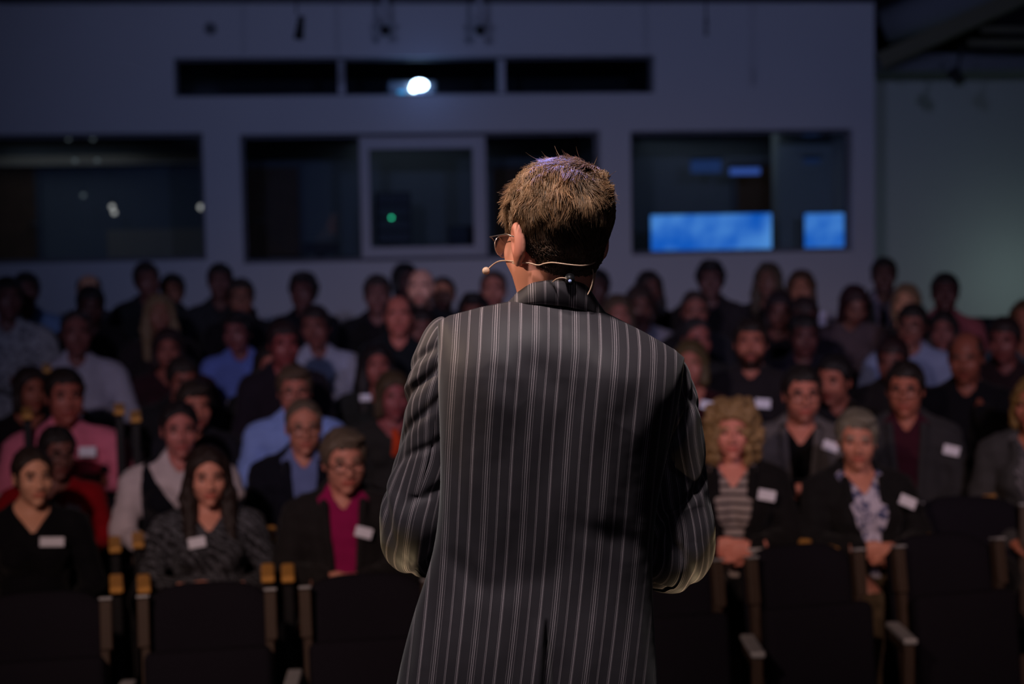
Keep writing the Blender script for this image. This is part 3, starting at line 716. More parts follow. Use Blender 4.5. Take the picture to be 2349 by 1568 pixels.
_hairs = {}
def hair_mesh(style, near):
    key = (style, near)
    if key in _hairs: return _hairs[key]
    h = .0055 if near else .0085
    f = Field(np.arange(-.17, .17, h), np.arange(-.14, .20, h), np.arange(-.36 if style in ('long', 'longwave') else -.2, .20, h))
    th = {'short': .014, 'sidepart': .017, 'receding': .011, 'fringe': .010, 'bob': .020, 'long': .016, 'longwave': .020, 'tied': .012, 'curly': .030, 'tousled': .023}[style]
    f.ell((0, .020, .036), (.074 + th, .092 + th, .080 + th * 1.1), k=0)
    f.ell((0, .045, -.01), (.062 + th * .7, .055 + th, .07), k=.02)
    X, Y, Z = f.grid()
    if style in ('receding', 'fringe'): zs = [-.2, -.07, -.03, .03, .06, .085, .13]; ys = [.06, .055, .004, -.018, -.03, -.045, -.05]
    else: zs = [-.2, -.075, -.03, .03, .055, .078, .14]; ys = [.06, .050, .000, -.035, -.055, -.085, -.14]
    if style in ('bob', 'long', 'longwave', 'curly'): zs = [-.3, -.07, -.02, .03, .055, .078, .14]; ys = [.0, -.0, -.015, -.040, -.058, -.085, -.14]
    if style == 'tied': ys = [.06, .05, .0, -.030, -.050, -.074, -.14]
    ax_ = np.abs(X)
    if style in ('long', 'longwave', 'bob', 'tied'): Zq = Z - .020 * np.clip(1 - (ax_ / .045) ** 2, 0, 1) * (Z > 0)      # centre parting opens the forehead
    elif style in ('short', 'sidepart', 'tousled'): Zq = Z - .010 * np.clip(1 - ((ax_ - .045) / .02) ** 2, 0, 1) * (Z > .03) + .004 * np.sin(X * 210) * (Z > .05)
    else: Zq = Z
    hl = np.interp(Zq, zs, ys)
    fd = f.D.copy(); cut = (hl - Y) * .75
    f.D = np.maximum(fd, cut)
    if style not in ('bob', 'long', 'longwave', 'curly'): f.D = np.maximum(f.D, -.082 - Z)
    if style == 'sidepart': f.ell((.02, -.045, .104), (.055, .045, .018), k=.02)
    if style == 'tousled': f.ell((0, -.05, .108), (.06, .045, .026), k=.02)
    if style == 'fringe': f.ell((0, .0, .115), (.07, .10, .075), k=.01, sub=True)
    if style == 'bob':
        for s in (-1, 1): f.cap((s * .066, .01, .03), (s * .076, .0, -.085), .034, .030, k=.02)
        f.cap((0, .07, .0), (0, .07, -.09), .07, .055, k=.03)
    if style in ('long', 'longwave'):
        for s in (-1, 1):
            f.cap((s * .062, .0, .05), (s * .083, .005, -.09), .032, .036, k=.02); f.cap((s * .083, .005, -.09), (s * .080, -.075, -.29), .040, .028, k=.02)
        f.cap((0, .07, .0), (0, .075, -.22), .075, .06, k=.03)
    if style == 'tied': f.ell((0, .125, .02), (.038, .034, .038), k=.01)
    if style == 'curly':
        rg = np.random.RandomState(3)
        for i in range(120):
            a = rg.uniform(0, 2 * PI); zz = rg.uniform(-.15, .14); rr = .085 * math.sqrt(max(0.05, 1 - ((zz - .0) / .17) ** 2)) + .028 + (0.012 if zz < 0 else 0)
            x, y = rr * math.cos(a), .03 + rr * math.sin(a)
            if y < -.035 and abs(x) < .055 and zz < .075: continue
            if y < -.02 and abs(x) < .048 and zz < .09: continue
            f.ell((x, y, zz), (.022, .022, .020), k=.010)
        for s in (-1, 1): f.cap((s * .085, .01, .0), (s * .095, .02, -.11), .032, .03, k=.02)
    n1 = np.sin(X * 95 + 2 * np.sin(Y * 50)) * np.sin(Y * 80 + 1.5 * np.sin(Z * 60)) * np.sin(Z * 45 + X * 30)
    n2 = np.sin(X * 260 + 2 * np.sin(Z * 70) + 1.5 * np.sin(Y * 60)) * np.sin(Y * 190 + 2 * np.sin(Z * 40))
    f.D = f.D + n1 * (.0045 if style not in ('curly', 'longwave', 'tousled') else .008) + .0022 * n2
    V, F_ = f.mesh(); o = meshobj('hair', V, F_); me = o.data; me.materials.append(None); bpy.data.objects.remove(o)
    _hairs[key] = me; return me
def proto_mesh(obj_builder):
    o = obj_builder(); me = o.data; bpy.data.objects.remove(o); return me
def _glasses():
    b = MB()
    for s in (-1, 1):
        c = Vector((s * .034, -.109, .004)); pts = []
        for i in range(16):
            a = i * 2 * PI / 16; ca, sa = math.cos(a), math.sin(a)
            pts.append(c + Vector((math.copysign(abs(ca) ** .6, ca) * .026, abs(ca * s + .0) * .0 + (.004 if ca * s > 0.5 else 0), math.copysign(abs(sa) ** .6, sa) * .017)))
        b.tube(pts, .0021, 6, closed=True)
        b.tube([c + Vector((s * .027, .004, .006)), Vector((s * .072, -.085, .008)), Vector((s * .082, -.01, .006)), Vector((s * .080, .03, -.008))], .0022, 6)
    b.tube([(-.009, -.110, .006), (0, -.113, .009), (.009, -.110, .006)], .0022, 6)
    return b.build('glasses', M['lensframe'], None, True)
GLASSES = proto_mesh(_glasses)
def _eye():
    b = MB(); b.sph((0, 0, 0), .0118, seg=14); o = b.build('eye', M['eyewhite'], None, True)
    o.data.materials.append(M['iris'])
    for p in o.data.polygons:
        if (p.center.normalized() - Vector((0, -1, 0))).length < .80: p.material_index = 1
    return o
EYE = proto_mesh(_eye)
BADGE = proto_mesh(lambda: MB().box((0, 0, 0), (.085, .003, .052), bevel=.0008, seg=1).build('name_badge', M['badge']))

HEADS = []
def person(px, py, d, label, fem=False, hair='short', hc=(28, 20, 18), outfit=('shirt',), cols=((20, 20, 24),), group=None, pose='lap',
           yaw=0, pitch=0, roll=0, glasses=False, badge=None, near=False, lean=0.0, fat=1.0, sk=(205, 150, 128), stub=0.0, body_yaw=None, trouser=(18, 18, 22), pattern=None, bs=1.0, hs=None):
    S = hs or 1.0
    H = P(px, py, d); zf = zfl(d); zh = H.z - zf
    st = (zh - .45 - .155) / (HC[2] - .45 - .155)
    if not .82 < st < 1.22: print('STRETCH', label, round(st, 2))
    by = math.atan2(H.x, d - 2.5) * -.7 if body_yaw is None else math.radians(body_yaw)
    root = empty('person'); tag(root, label, 'person', group)
    piv = np.array((0, .01, 1.085)); zp = .45 + (piv[2] - .45) * st
    Rh = (Euler((math.radians(pitch), math.radians(roll), math.radians(yaw))).to_matrix())
    Rn = np.array(Rh)
    def deform(V, is_body):
        V = V.copy(); z = V[:, 2]
        wgt = np.clip((z - 1.055) / .085, 0, 1); wgt = wgt * wgt * (3 - 2 * wgt)
        wgt = wgt * (np.abs(V[:, 0]) < .14) * (V[:, 1] > -.15) if is_body else wgt * 0
        fx = 1 + (fat - 1) * np.clip((1.10 - z) / .1, 0, 1)
        base = V.copy(); base[:, 0] *= fx; base[:, 1] = base[:, 1] * (1 + (fat - 1) * .8 * np.clip((1.05 - z) / .1, 0, 1))
        zz = np.where(z > .45, .45 + (z - .45) * st, z); zz = np.where(z > piv[2], zp + (z - piv[2]), zz)
        lo = base.copy(); lo[:, 2] = zz
        rot = (V - piv) @ Rn.T * S + np.array((0, .01, zp))
        out = lo * (1 - wgt[:, None]) + rot * wgt[:, None]
        up = np.clip((out[:, 2] - .50), 0, None); out[:, 0] += lean * up
        return out
    hp = Vector((Rn @ (np.array(HC) - piv)) * S + np.array((0, .01, zp))); hp.x += lean * (hp.z - .5)
    ob = Matrix.Rotation(by, 3, 'Z') @ hp
    root.location = (H.x - ob.x, H.y - ob.y, zf); root.rotation_euler = (0, 0, by)
    Mh = Matrix.Translation(hp) @ Rh.to_4x4() @ Matrix.Diagonal((S, S, S, 1))
    if fem: Mh = Mh @ Matrix.Diagonal((.95, .95, .95, 1))
    V, F_, col = proto('body', pose, fem, near)
    o = meshobj('body', deform(V, True), F_, skin(sk, hc if hair != 'fringe' else (60, 50, 45), stub), root)
    ca = o.data.color_attributes.new('face', 'FLOAT_COLOR', 'POINT'); ca.data.foreach_set('color', col.astype(np.float32).ravel())
    front = None
    items = list(zip(outfit, cols))
    for kname, c in items:
        base = kname; pat = None; col2 = None
        if len(c) == 3 and isinstance(c[0], tuple): c, pat, col2 = c
        V, F_, _ = proto(base, pose, fem, near)
        DV = deform(V, False)
        front = DV if front is None else np.vstack([front, DV])
        nm = {'shirt': 'shirt', 'top': 'top', 'jacket': 'jacket', 'vest': 'vest', 'shortsleeve': 'shirt'}[kname]
        meshobj(nm, DV, F_, cloth(c, pat, col2), root)
    V, F_, _ = proto('trousers', pose, fem, near); meshobj('trousers', deform(V, False), F_, cloth(trouser), root)
    if hair != 'bald':
        ho = bpy.data.objects.new('hair', hair_mesh(hair, near)); COL.objects.link(ho); ho.parent = root; ho.matrix_local = Mh
        ho.material_slots[0].link = 'OBJECT'; ho.material_slots[0].material = hairmat(hc)
    if glasses:
        g = bpy.data.objects.new('glasses', GLASSES); COL.objects.link(g); g.parent = root; g.matrix_local = Mh
    if near:
        for s in (-1, 1):
            e = bpy.data.objects.new('eye', EYE); COL.objects.link(e); e.parent = root; e.matrix_local = Mh @ Matrix.Translation((s * .032, -.0745, .009))
    if badge:
        inv = (Matrix.Translation(root.location) @ Matrix.Rotation(by, 4, 'Z')).inverted()
        q = inv @ P(badge[0], badge[1], d - .13); ang = badge[2] if len(badge) > 2 else 0; bsc = badge[3] if len(badge) > 3 else 1.0
        near_v = front[(np.abs(front[:, 0] - q.x) < .045) & (np.abs(front[:, 2] - q.z) < .035)]
        yb = near_v[:, 1].min() - .008 if len(near_v) else -.16
        g = bpy.data.objects.new('name_badge', BADGE); COL.objects.link(g); g.parent = root
        g.matrix_local = Matrix.Translation((q.x, yb, q.z)) @ Matrix.Rotation(math.radians(-12), 4, 'X') @ Matrix.Rotation(math.radians(ang), 4, 'Y') @ Matrix.Diagonal((bsc, 1, bsc * (badge[4] if len(badge) > 4 else 1), 1))
    HEADS.append((px, py)); return root

# ------------------------------------------------------------------ seats
def back_panel(w_, h_, t_):
    """upholstered back: rounded top corners, slightly dished"""
    nx, nz = 12, 12; V = []; F_ = []
    for side in (0, 1):
        for j in range(nz + 1):
            v = j / nz
            for i in range(nx + 1):
                u = i / nx * 2 - 1
                top = h_ - .075 * abs(u) ** 4
                x = u * w_ / 2 * (1 - .03 * (1 - v)); z = v * top
                bulge = (1 - u ** 6) * (1 - (2 * v - 1) ** 6)
                y = (-t_ / 2 * (0.35 + .65 * bulge) + .025 * (1 - u * u)) if side == 0 else (t_ / 2 * (0.5 + .5 * bulge) + .025 * (1 - u * u))
                V.append((x, y + .09 * v, z))
    n = (nx + 1) * (nz + 1)
    for j in range(nz):
        for i in range(nx):
            a = j * (nx + 1) + i; F_.append((a, a + 1, a + nx + 2, a + nx + 1)); b = a + n; F_.append((b, b + nx + 1, b + nx + 2, b + 1))
    for i in range(nx):
        a = i; F_.append((a, a + n, a + n + 1, a + 1)); a = nz * (nx + 1) + i; F_.append((a, a + 1, a + n + 1, a + n))
    for j in range(nz):
        a = j * (nx + 1); F_.append((a, a + nx + 1, a + nx + 1 + n, a + n)); a = j * (nx + 1) + nx; F_.append((a, a + n, a + nx + 1 + n, a + nx + 1))
    return V, F_
def make_seat(folded):
    r = empty('theatre_seat')
    V, F_ = back_panel(.47, .50, .07)
    o = meshobj('backrest', V, F_, M['seatfab'], r); o.location = (0, .16, .41)
    b = MB()
    if folded: b.box((0, .05, .50), (.44, .085, .44), Euler((-.14, 0, 0)).to_matrix(), .03, 3)
    else: b.box((0, -.05, .395), (.44, .44, .085), Euler((.04, 0, 0)).to_matrix(), .03, 3)
    b.build('seat_cushion', M['seatfab'], r, True)
    for s in (-1, 1):
        b = MB(); b.box((s * .222, .175, .80), (.042, .05, .17), Euler((-.17, 0, 0)).to_matrix(), .005); b.box((s * .216, .135, .42), (.030, .045, .62), Euler((-.12, 0, 0)).to_matrix(), .004)
        b.build('side_trim', M['sidewood'], r)
        b = MB(); b.box((s * .222, .186, .893), (.044, .055, .008), Euler((-.17, 0, 0)).to_matrix(), .002); b.build('trim_cap', M['silver'], r)
    b = MB(); b.box((0, .10, .05), (.12, .26, .04), bevel=.008); b.box((0, .10, .20), (.07, .10, .34), bevel=.008); b.build('pedestal', M['grey'], r)
    return r
def make_arm(front):
    r = empty('armrest')
    b = MB(); b.box((0, -.13, .30), (.040, .045, .60), bevel=.006); b.box((0, .02, .57), (.030, .26, .04), bevel=.006); b.box((0, -.13, .015), (.07, .16, .03), bevel=.006)
    b.build('post', M['sidewood'] if front else M['black'], r)
    pts = [(0, .12, .665), (0, .02, .655), (0, -.10, .635), (0, -.17, .600)]
    b = MB()
    if front: b.box((0, -.02, .612), (.052, .30, .022), Euler((-.03, 0, 0)).to_matrix(), .006)
    else: b.box((0, -.10, .625), (.052, .19, .024), Euler((.10, 0, 0)).to_matrix(), .010, 3)
    b.build('arm_pad', M['silver'] if front else M['armwood'], r)
    return r
def copy_tree(o, parent=None):
    c = o.copy(); COL.objects.link(c)
    if parent is not None: c.parent = parent
    for ch in list(o.children): copy_tree(ch, c)
    return c
S_fold = make_seat(True); S_open = make_seat(False); A_front = make_arm(True); A_back = make_arm(False)
used = set()
def put_copy(src, loc, rz, label, cat, group=None):
    if src.name not in used: o = src; used.add(src.name)
    else: o = copy_tree(src)
    o.location = loc; o.rotation_euler = (0, 0, rz); tag(o, label, cat, group); return o
gaps = [(-118, 5.46), (277, 5.57), (668, 5.67), (1037, 5.78), (1383, 5.92), (1722, 6.05), (2062, 6.20), (2400, 6.38)]
G3 = [Vector((P(x, 1400, d).x, d, 0)) for x, d in gaps]
flab = ['empty black front seat at far left below woman in black', 'empty black front seat directly below woman in patterned cardigan', 'empty black front seat below man in magenta shirt',
        'empty black front seat hidden behind the speaker', 'empty black front seat just right of the speaker', 'empty black front seat between the silver armrests at right', 'empty black front seat at far right of the front row']
for i in range(len(G3) - 1):
    c = (G3[i] + G3[i + 1]) / 2; dv = G3[i + 1] - G3[i]
    put_copy(S_fold, (c.x, c.y, 0), math.atan2(dv.y, dv.x), flab[i], 'seat', 'empty front row seats')
alab = ['silver topped armrest off the left edge of the front row', 'silver topped front armrest nearest the left edge', 'silver topped front armrest left of the man in magenta shirt', 'silver topped front armrest hidden behind speaker on his left',
        'silver topped front armrest hidden behind speaker on his right', 'slanting silver topped front armrest first right of the speaker', 'slanting silver topped front armrest second right of the speaker', 'silver topped front armrest off the right edge']
for i, g in enumerate(G3):
    q = G3[max(0, i - 1)]; t = G3[min(len(G3) - 1, i + 1)]; dv = t - q
    rz = .06 if g.x < 0 else 0.0; put_copy(A_front, (g.x + .02 * math.sin(rz), g.y - .02, 0), rz, alab[i], 'armrest', 'front row armrests')

# ------------------------------------------------------------------ the audience
FR = 'people in the front occupied rows'; MR = 'people in the middle rows'; BR = 'people in the back rows'
N_ = dict(near=True, group=FR)
ROOTS = []
PLACED = []; LEVELS = []
def pp(*a, **k):
    a = list(a); d0 = a[2]
    best = None
    for need in (.72, .62, .52, .44, .36):      # wanted distance to the knees of the neighbours in front and behind
        for dd in sorted(np.arange(-.7, 1.15, .05), key=abs):
            d = d0 + dd
            if d > 11.9 or d < 6.5: continue
            x = P(a[0], a[1], d).x; st_ = (P(a[0], a[1], d).z - zfl(d) - .605) / .610
            if not .82 < st_ < 1.21: continue
            if all(abs(x - q[0]) > (.46 if abs(d - q[1]) < .3 else .36) or abs(d - q[1]) > need for q in PLACED): best = d; break
        if best: break
    d = best or d0
    if not best: print('CONFLICT', a[3])
    LEVELS.append(need)
    a[2] = d; PLACED.append((P(a[0], a[1], d).x, d))
    r = person(*a, **k); ROOTS.append((r, a[2], k.get('group'))); return r
sh, tp, jk, vs = 'shirt', 'top', 'jacket', 'vest'
# row A
pp(76, 1092, 6.62, 'woman with dark tied-back hair in black top with wide white badge at lower left', fem=True, hair='tied', hc=(38, 26, 20), outfit=(tp,), cols=((13, 13, 19),), yaw=14, pitch=3, badge=(120, 1246, 4, 1.1, .65), sk=(222, 165, 135), **N_)
pp(477, 1090, 6.62, 'woman with long dark hair in patterned charcoal cardigan over olive skirt', pose='laphigh', fem=True, hair='long', hc=(36, 22, 18), outfit=(tp,), cols=(((38, 38, 42), 'knit', (88, 90, 98)),), yaw=4, pitch=6, badge=(452, 1245, -8, .8), sk=(215, 150, 128), trouser=(62, 62, 40), **N_)
pp(790, 1060, 6.62, 'man with grey-brown hair and glasses in dark jacket over magenta shirt', pose='laphigh', hair='sidepart', hc=(98, 84, 70), outfit=(sh, jk), cols=((150, 22, 84), (34, 32, 33)), yaw=10, pitch=6, glasses=True, badge=(835, 1226, 16, .8), sk=(205, 140, 120), hs=1.04, **N_)
pp(1680, 990, 6.95, 'woman with big curly blond hair in black jacket over striped top', pose='laphigh', fem=True, hair='curly', hc=(158, 126, 84), outfit=(tp, jk), cols=(((172, 160, 156), 'stripes', (70, 62, 66)), (24, 23, 25)), yaw=-2, pitch=2, badge=(1759, 1135, 10, .85), sk=(228, 150, 132), body_yaw=-6, **N_)
pp(1965, 1010, 6.95, 'woman with short grey hair in black blazer over white and blue patterned top', pose='laphigh', fem=True, hair='sidepart', hc=(128, 122, 108), outfit=(tp, jk), cols=(((205, 200, 222), 'blotch', (78, 84, 124)), (26, 26, 28)), yaw=-12, pitch=6, roll=3, badge=(2090, 1154, 25, .85), sk=(205, 140, 118), lean=-.10, trouser=(96, 82, 62), body_yaw=4, hs=1.05, **N_)
# row B
pp(133, 1035, 7.15, 'person with short dark hair and glasses in red top behind the woman in black', fem=True, hair='short', hc=(24, 16, 16), outfit=(tp,), cols=((140, 10, 22),), yaw=16, pitch=6, glasses=True, badge=(168, 1169, 20, .7), sk=(120, 78, 70), lean=.08, **N_)
pp(412, 988, 7.42, 'smiling woman with dark pulled-back hair in white blouse and black vest', fem=True, hair='tied', hc=(24, 17, 20), outfit=(sh, vs), cols=((205, 192, 196), (13, 14, 24)), yaw=4, pitch=3, sk=(180, 112, 104), fat=1.14, hs=1.06, **N_)
pp(697, 978, 7.42, 'man with short grey hair and glasses in navy suit over blue shirt', hair='receding', hc=(98, 82, 68), outfit=(sh, jk), cols=((104, 118, 168), (17, 18, 30)), yaw=5, pitch=4, glasses=True, sk=(195, 130, 108), pose='lap', **N_)
pp(1840, 908, 7.42, 'man with glasses in grey jacket over black tee behind curly blond woman', hair='short', hc=(30, 24, 22), outfit=(tp, jk), cols=((14, 13, 16), (96, 92, 94)), yaw=10, pitch=3, glasses=True, badge=(1906, 1026, 18, .85), sk=(200, 128, 108), pose='folded', stub=.35, hs=1.08, **N_)
pp(2076, 895, 7.42, 'man with glasses in charcoal jacket over maroon shirt at right', hair='short', hc=(28, 20, 18), outfit=(sh, jk), cols=((60, 22, 36), (52, 52, 56)), yaw=-4, pitch=4, glasses=True, badge=(2183, 1035, 12, .85), sk=(175, 108, 88), lean=-.03, pose='lap', hs=1.04, **N_)
pp(2368, 930, 7.3, 'woman with blond hair in grey cardigan cut off by the right edge', fem=True, hair='bob', hc=(140, 110, 60), outfit=(tp, jk), cols=(((120, 118, 124), 'knit', (60, 60, 66)), (66, 66, 68)), yaw=-12, sk=(190, 120, 95), **N_)
# row C
pp(150, 915, 7.95, 'man with short dark hair in pink shirt with white badge', hair='short', hc=(30, 18, 14), outfit=(sh,), cols=((222, 120, 146),), yaw=10, pitch=2, badge=(201, 1040, 2, .95), sk=(170, 98, 84), pose='folded', hs=1.12, fat=1.22, **N_)
pp(447, 928, 8.1, 'person with brown hair half hidden behind the woman in black vest', hair='sidepart', hc=(44, 34, 28), outfit=(sh,), cols=((30, 30, 38),), yaw=12, pitch=8, sk=(180, 112, 95), near=False, group=MR)
pp(676, 895, 8.1, 'man with grey hair and glasses in light blue shirt behind man in navy suit', hair='sidepart', hc=(84, 66, 52), outfit=(sh,), cols=((134, 160, 226),), yaw=2, pitch=4, glasses=True, sk=(185, 115, 98), fat=1.05, **N_)
pp(903, 905, 8.2, 'person with light brown hair beside the speaker sleeve with orange scarf', fem=True, hair='bob', hc=(72, 56, 36), outfit=(tp,), cols=((44, 42, 40),), yaw=12, pitch=8, sk=(150, 82, 82), group=MR)
pp(72, 893, 8.35, 'woman with dark hair behind man in pink shirt at left', fem=True, hair='bob', hc=(38, 24, 20), outfit=(tp,), cols=((24, 18, 22),), yaw=20, pitch=5, sk=(160, 95, 75), group=MR)
pp(1912, 872, 8.2, 'dark haired man looking left between two men with glasses', hair='short', hc=(20, 16, 18), outfit=(sh,), cols=((40, 38, 42),), yaw=-24, pitch=6, sk=(170, 105, 88), hs=1.05, group=FR, near=True)
pp(2047, 822, 8.55, 'person in dark top with dark red hair behind man in maroon shirt', hair='short', hc=(34, 12, 16), outfit=(sh,), cols=((28, 25, 28),), yaw=-10, pitch=14, sk=(110, 66, 60), group=MR)
pp(1583, 838, 8.3, 'person with fair hair half hidden by the speaker right shoulder', fem=True, hair='bob', hc=(84, 68, 40), outfit=(tp,), cols=((46, 14, 20),), yaw=-5, badge=(1622, 931, 10, .8), sk=(170, 108, 92), group=MR)
pp(2215, 822, 8.5, 'balding man in black with hands folded at right', hair='fringe', hc=(40, 24, 20), outfit=(sh,), cols=((12, 12, 20),), yaw=-6, pitch=10, sk=(130, 76, 62), pose='chin', fat=1.12, hs=1.05, group=MR)
pp(420, 868, 8.7, 'man in dark clothes with brown hair looking down left of centre', hair='short', hc=(36, 26, 24), outfit=(jk, sh), cols=((30, 30, 34), (26, 22, 26)), yaw=14, pitch=12, sk=(135, 80, 70), group=MR)
pp(620, 838, 8.7, 'woman with long dark hair and black top left of grey haired man', fem=True, hair='long', hc=(24, 16, 18), outfit=(tp,), cols=((18, 18, 22),), yaw=6, pitch=5, sk=(165, 100, 90), group=MR)
pp(866, 838, 8.8, 'woman with long dark hair in dark green scarf left of the speaker', fem=True, hair='long', hc=(26, 16, 18), outfit=(tp,), cols=((38, 40, 40),), yaw=4, pitch=2, badge=(838, 915, 0, .7), sk=(155, 88, 80), group=MR)
# row D
pp(176, 768, 9.1, 'man in white shirt with folded arms above man in pink shirt', hair='receding', hc=(44, 32, 32), outfit=(sh,), cols=((165, 164, 182),), yaw=4, pitch=2, sk=(120, 74, 70), pose='folded', fat=1.15, hs=1.05, group=MR)
pp(386, 800, 9.05, 'woman with reddish dark hair in dark burgundy top', fem=True, hair='bob', hc=(40, 22, 24), outfit=(tp,), cols=((46, 24, 32),), yaw=0, pitch=6, sk=(140, 82, 72), pose='folded', fat=1.15, group=MR)
pp(543, 760, 9.3, 'man with dark hair in bright blue shirt, arm on the seat', hair='sidepart', hc=(22, 16, 20), outfit=(sh,), cols=((92, 112, 184),), yaw=-16, pitch=6, sk=(120, 72, 72), lean=-.05, group=MR)
pp(722, 752, 9.3, 'man in pale grey shirt with arms folded left of the speaker', hair='short', hc=(34, 22, 24), outfit=(sh,), cols=((158, 162, 184),), yaw=-6, pitch=4, sk=(120, 72, 66), pose='folded', lean=-.12, fat=1.12, hs=1.05, group=MR)
pp(652, 790, 9.0, 'person with dark reddish hair between blue shirt and pale grey shirt', hair='short', hc=(34, 16, 20), outfit=(sh,), cols=((30, 24, 34),), yaw=10, pitch=6, sk=(130, 66, 66), group=MR)
pp(1722, 790, 8.9, 'bearded man in dark jumper with long white badge on chest', hair='short', hc=(34, 24, 20), outfit=(sh,), cols=((36, 32, 36),), yaw=0, pitch=3, badge=(1750, 927, 4, .95), sk=(170, 104, 86), stub=.95, hs=1.08, fat=1.08, group=MR)
pp(1598, 775, 9.2, 'balding man in grey top looking to the left, near speaker shoulder', hair='receding', hc=(44, 40, 42), outfit=(sh,), cols=((50, 52, 58),), yaw=24, pitch=10, sk=(150, 88, 80), group=MR)
pp(1845, 768, 9.2, 'man in navy jumper with small oval white badge', hair='short', hc=(20, 15, 18), outfit=(sh,), cols=((18, 18, 32),), yaw=6, pitch=8, badge=(1836, 805, 0, .7), sk=(90, 54, 54), pose='folded', group=MR)
pp(2093, 745, 9.1, 'man with dark hair and glasses in light blue shirt at right', hair='short', hc=(24, 18, 18), outfit=(sh,), cols=((128, 142, 178),), yaw=-14, pitch=6, glasses=True, sk=(130, 84, 76), lean=.10, fat=1.08, group=MR)
pp(2163, 758, 9.6, 'woman with long dark hair behind balding man at right', fem=True, hair='long', hc=(24, 16, 20), outfit=(tp,), cols=((28, 22, 26),), yaw=-4, pitch=4, sk=(120, 74, 72), group=MR)
pp(2303, 780, 9.1, 'man in reddish dark shirt near the right edge', hair='short', hc=(32, 20, 22), outfit=(sh,), cols=((38, 26, 30),), yaw=-12, pitch=8, sk=(120, 70, 68), group=MR)
pp(2352, 735, 9.4, 'person with light teal scarf cut off at right edge', fem=True, hair='long', hc=(80, 56, 34), outfit=(tp,), cols=((60, 80, 92),), yaw=-10, sk=(150, 95, 78), group=MR)
# rows E and F
pp(20, 690, 9.7, 'person with dark hair in pale patterned shirt at left edge', hair='short', hc=(30, 22, 22), outfit=(sh,), cols=(((165, 165, 170), 'blotch', (112, 112, 118)),), yaw=10, sk=(110, 72, 66), pose='folded', lean=.04, hs=1.05, fat=1.2, group=BR)
pp(60, 670, 10.3, 'person with dark hair in light blue shirt near left edge', hair='short', hc=(34, 24, 24), outfit=(sh,), cols=((118, 146, 186),), yaw=-4, sk=(130, 86, 76), group=BR)
pp(208, 700, 10.0, 'person with dark hair just above man in white shirt', hair='short', hc=(22, 15, 18), outfit=(sh,), cols=((22, 20, 24),), yaw=4, pitch=12, sk=(80, 50, 46), group=BR)
pp(204, 668, 10.7, 'bearded bald man whose forehead catches light against rear wall', hair='fringe', hc=(60, 44, 32), outfit=(sh,), cols=((60, 60, 66),), yaw=2, sk=(225, 165, 130), stub=.8, group=BR)
pp(366, 722, 10.0, 'woman with long wavy blond hair and dark top', fem=True, hair='longwave', hc=(120, 98, 72), outfit=(tp,), cols=((36, 30, 34),), yaw=4, sk=(130, 86, 72), group=BR)
pp(338, 645, 10.8, 'man with short hair in dark green jacket against rear wall', hair='short', hc=(40, 28, 28), outfit=(jk, sh), cols=((30, 33, 36), (40, 38, 42)), yaw=14, sk=(110, 72, 66), roll=-6, group=BR)
pp(395, 668, 10.6, 'person with short dark hair in navy top, right of man in dark green', hair='short', hc=(28, 20, 18), outfit=(sh,), cols=((18, 20, 38),), yaw=-8, sk=(130, 82, 64), group=BR)
pp(505, 648, 10.9, 'tall man in dark grey jacket left of man with round glasses', hair='short', hc=(26, 20, 22), outfit=(sh,), cols=((36, 38, 42),), yaw=0, sk=(96, 64, 62), group=BR)
pp(553, 684, 10.5, 'man with round glasses in dark clothes against the rear wall', hair='short', hc=(40, 32, 30), outfit=(sh,), cols=((20, 20, 26),), yaw=2, glasses=True, sk=(130, 86, 72), group=BR)
pp(695, 672, 10.6, 'person with wavy dark hair in black behind man in pale grey shirt', hair='tousled', hc=(28, 20, 24), outfit=(sh,), cols=((18, 18, 28),), yaw=-14, sk=(100, 64, 62), hs=1.05, group=BR)
pp(866, 680, 10.5, 'man with brown hair in dark jacket against rear wall left of bald man', hair='short', hc=(52, 42, 42), outfit=(jk, sh), cols=((24, 24, 28), (28, 26, 32)), yaw=2, sk=(120, 80, 76), hs=1.05, group=BR)
pp(932, 645, 11.0, 'person with black hair partly behind the shiny bald man', fem=True, hair='bob', hc=(14, 12, 18), outfit=(tp,), cols=((14, 14, 22),), yaw=30, sk=(80, 54, 54), group=BR)
pp(966, 664, 10.6, 'shiny bald man with dark beard against rear wall', hair='bald', hc=(40, 30, 28), outfit=(sh,), cols=((24, 26, 32),), yaw=-8, sk=(222, 166, 146), stub=.7, group=BR)
pp(1016, 678, 10.5, 'bearded man in black just right of the shiny bald man', hair='receding', hc=(34, 24, 22), outfit=(sh,), cols=((22, 22, 28),), yaw=-4, sk=(170, 115, 92), stub=.9, group=BR)
pp(1132, 668, 10.8, 'person with brown hair behind the microphone tip', hair='receding', hc=(40, 28, 28), outfit=(sh,), cols=((20, 20, 26),), yaw=-2, sk=(170, 110, 95), stub=.5, group=BR)
pp(914, 726, 10.0, 'bald reddish-faced man left of the speaker shoulder', hair='fringe', hc=(40, 28, 28), outfit=(sh,), cols=((24, 28, 32),), yaw=0, sk=(190, 112, 98), group=BR)
pp(966, 752, 9.6, 'person with dark brown hair touching the speaker left sleeve', hair='short', hc=(34, 24, 24), outfit=(sh,), cols=((30, 30, 36),), yaw=6, pitch=8, sk=(110, 68, 62), group=BR)
pp(1086, 722, 10.0, 'person with thick dark hair just above the speaker left shoulder', hair='tousled', hc=(24, 18, 20), outfit=(sh,), cols=((24, 24, 30),), yaw=0, sk=(120, 76, 66), group=BR)
pp(1368, 662, 10.6, 'person with dark hair beside the speaker neck, half hidden', hair='short', hc=(20, 14, 16), outfit=(sh,), cols=((18, 18, 22),), yaw=-10, sk=(80, 54, 50), group=BR)
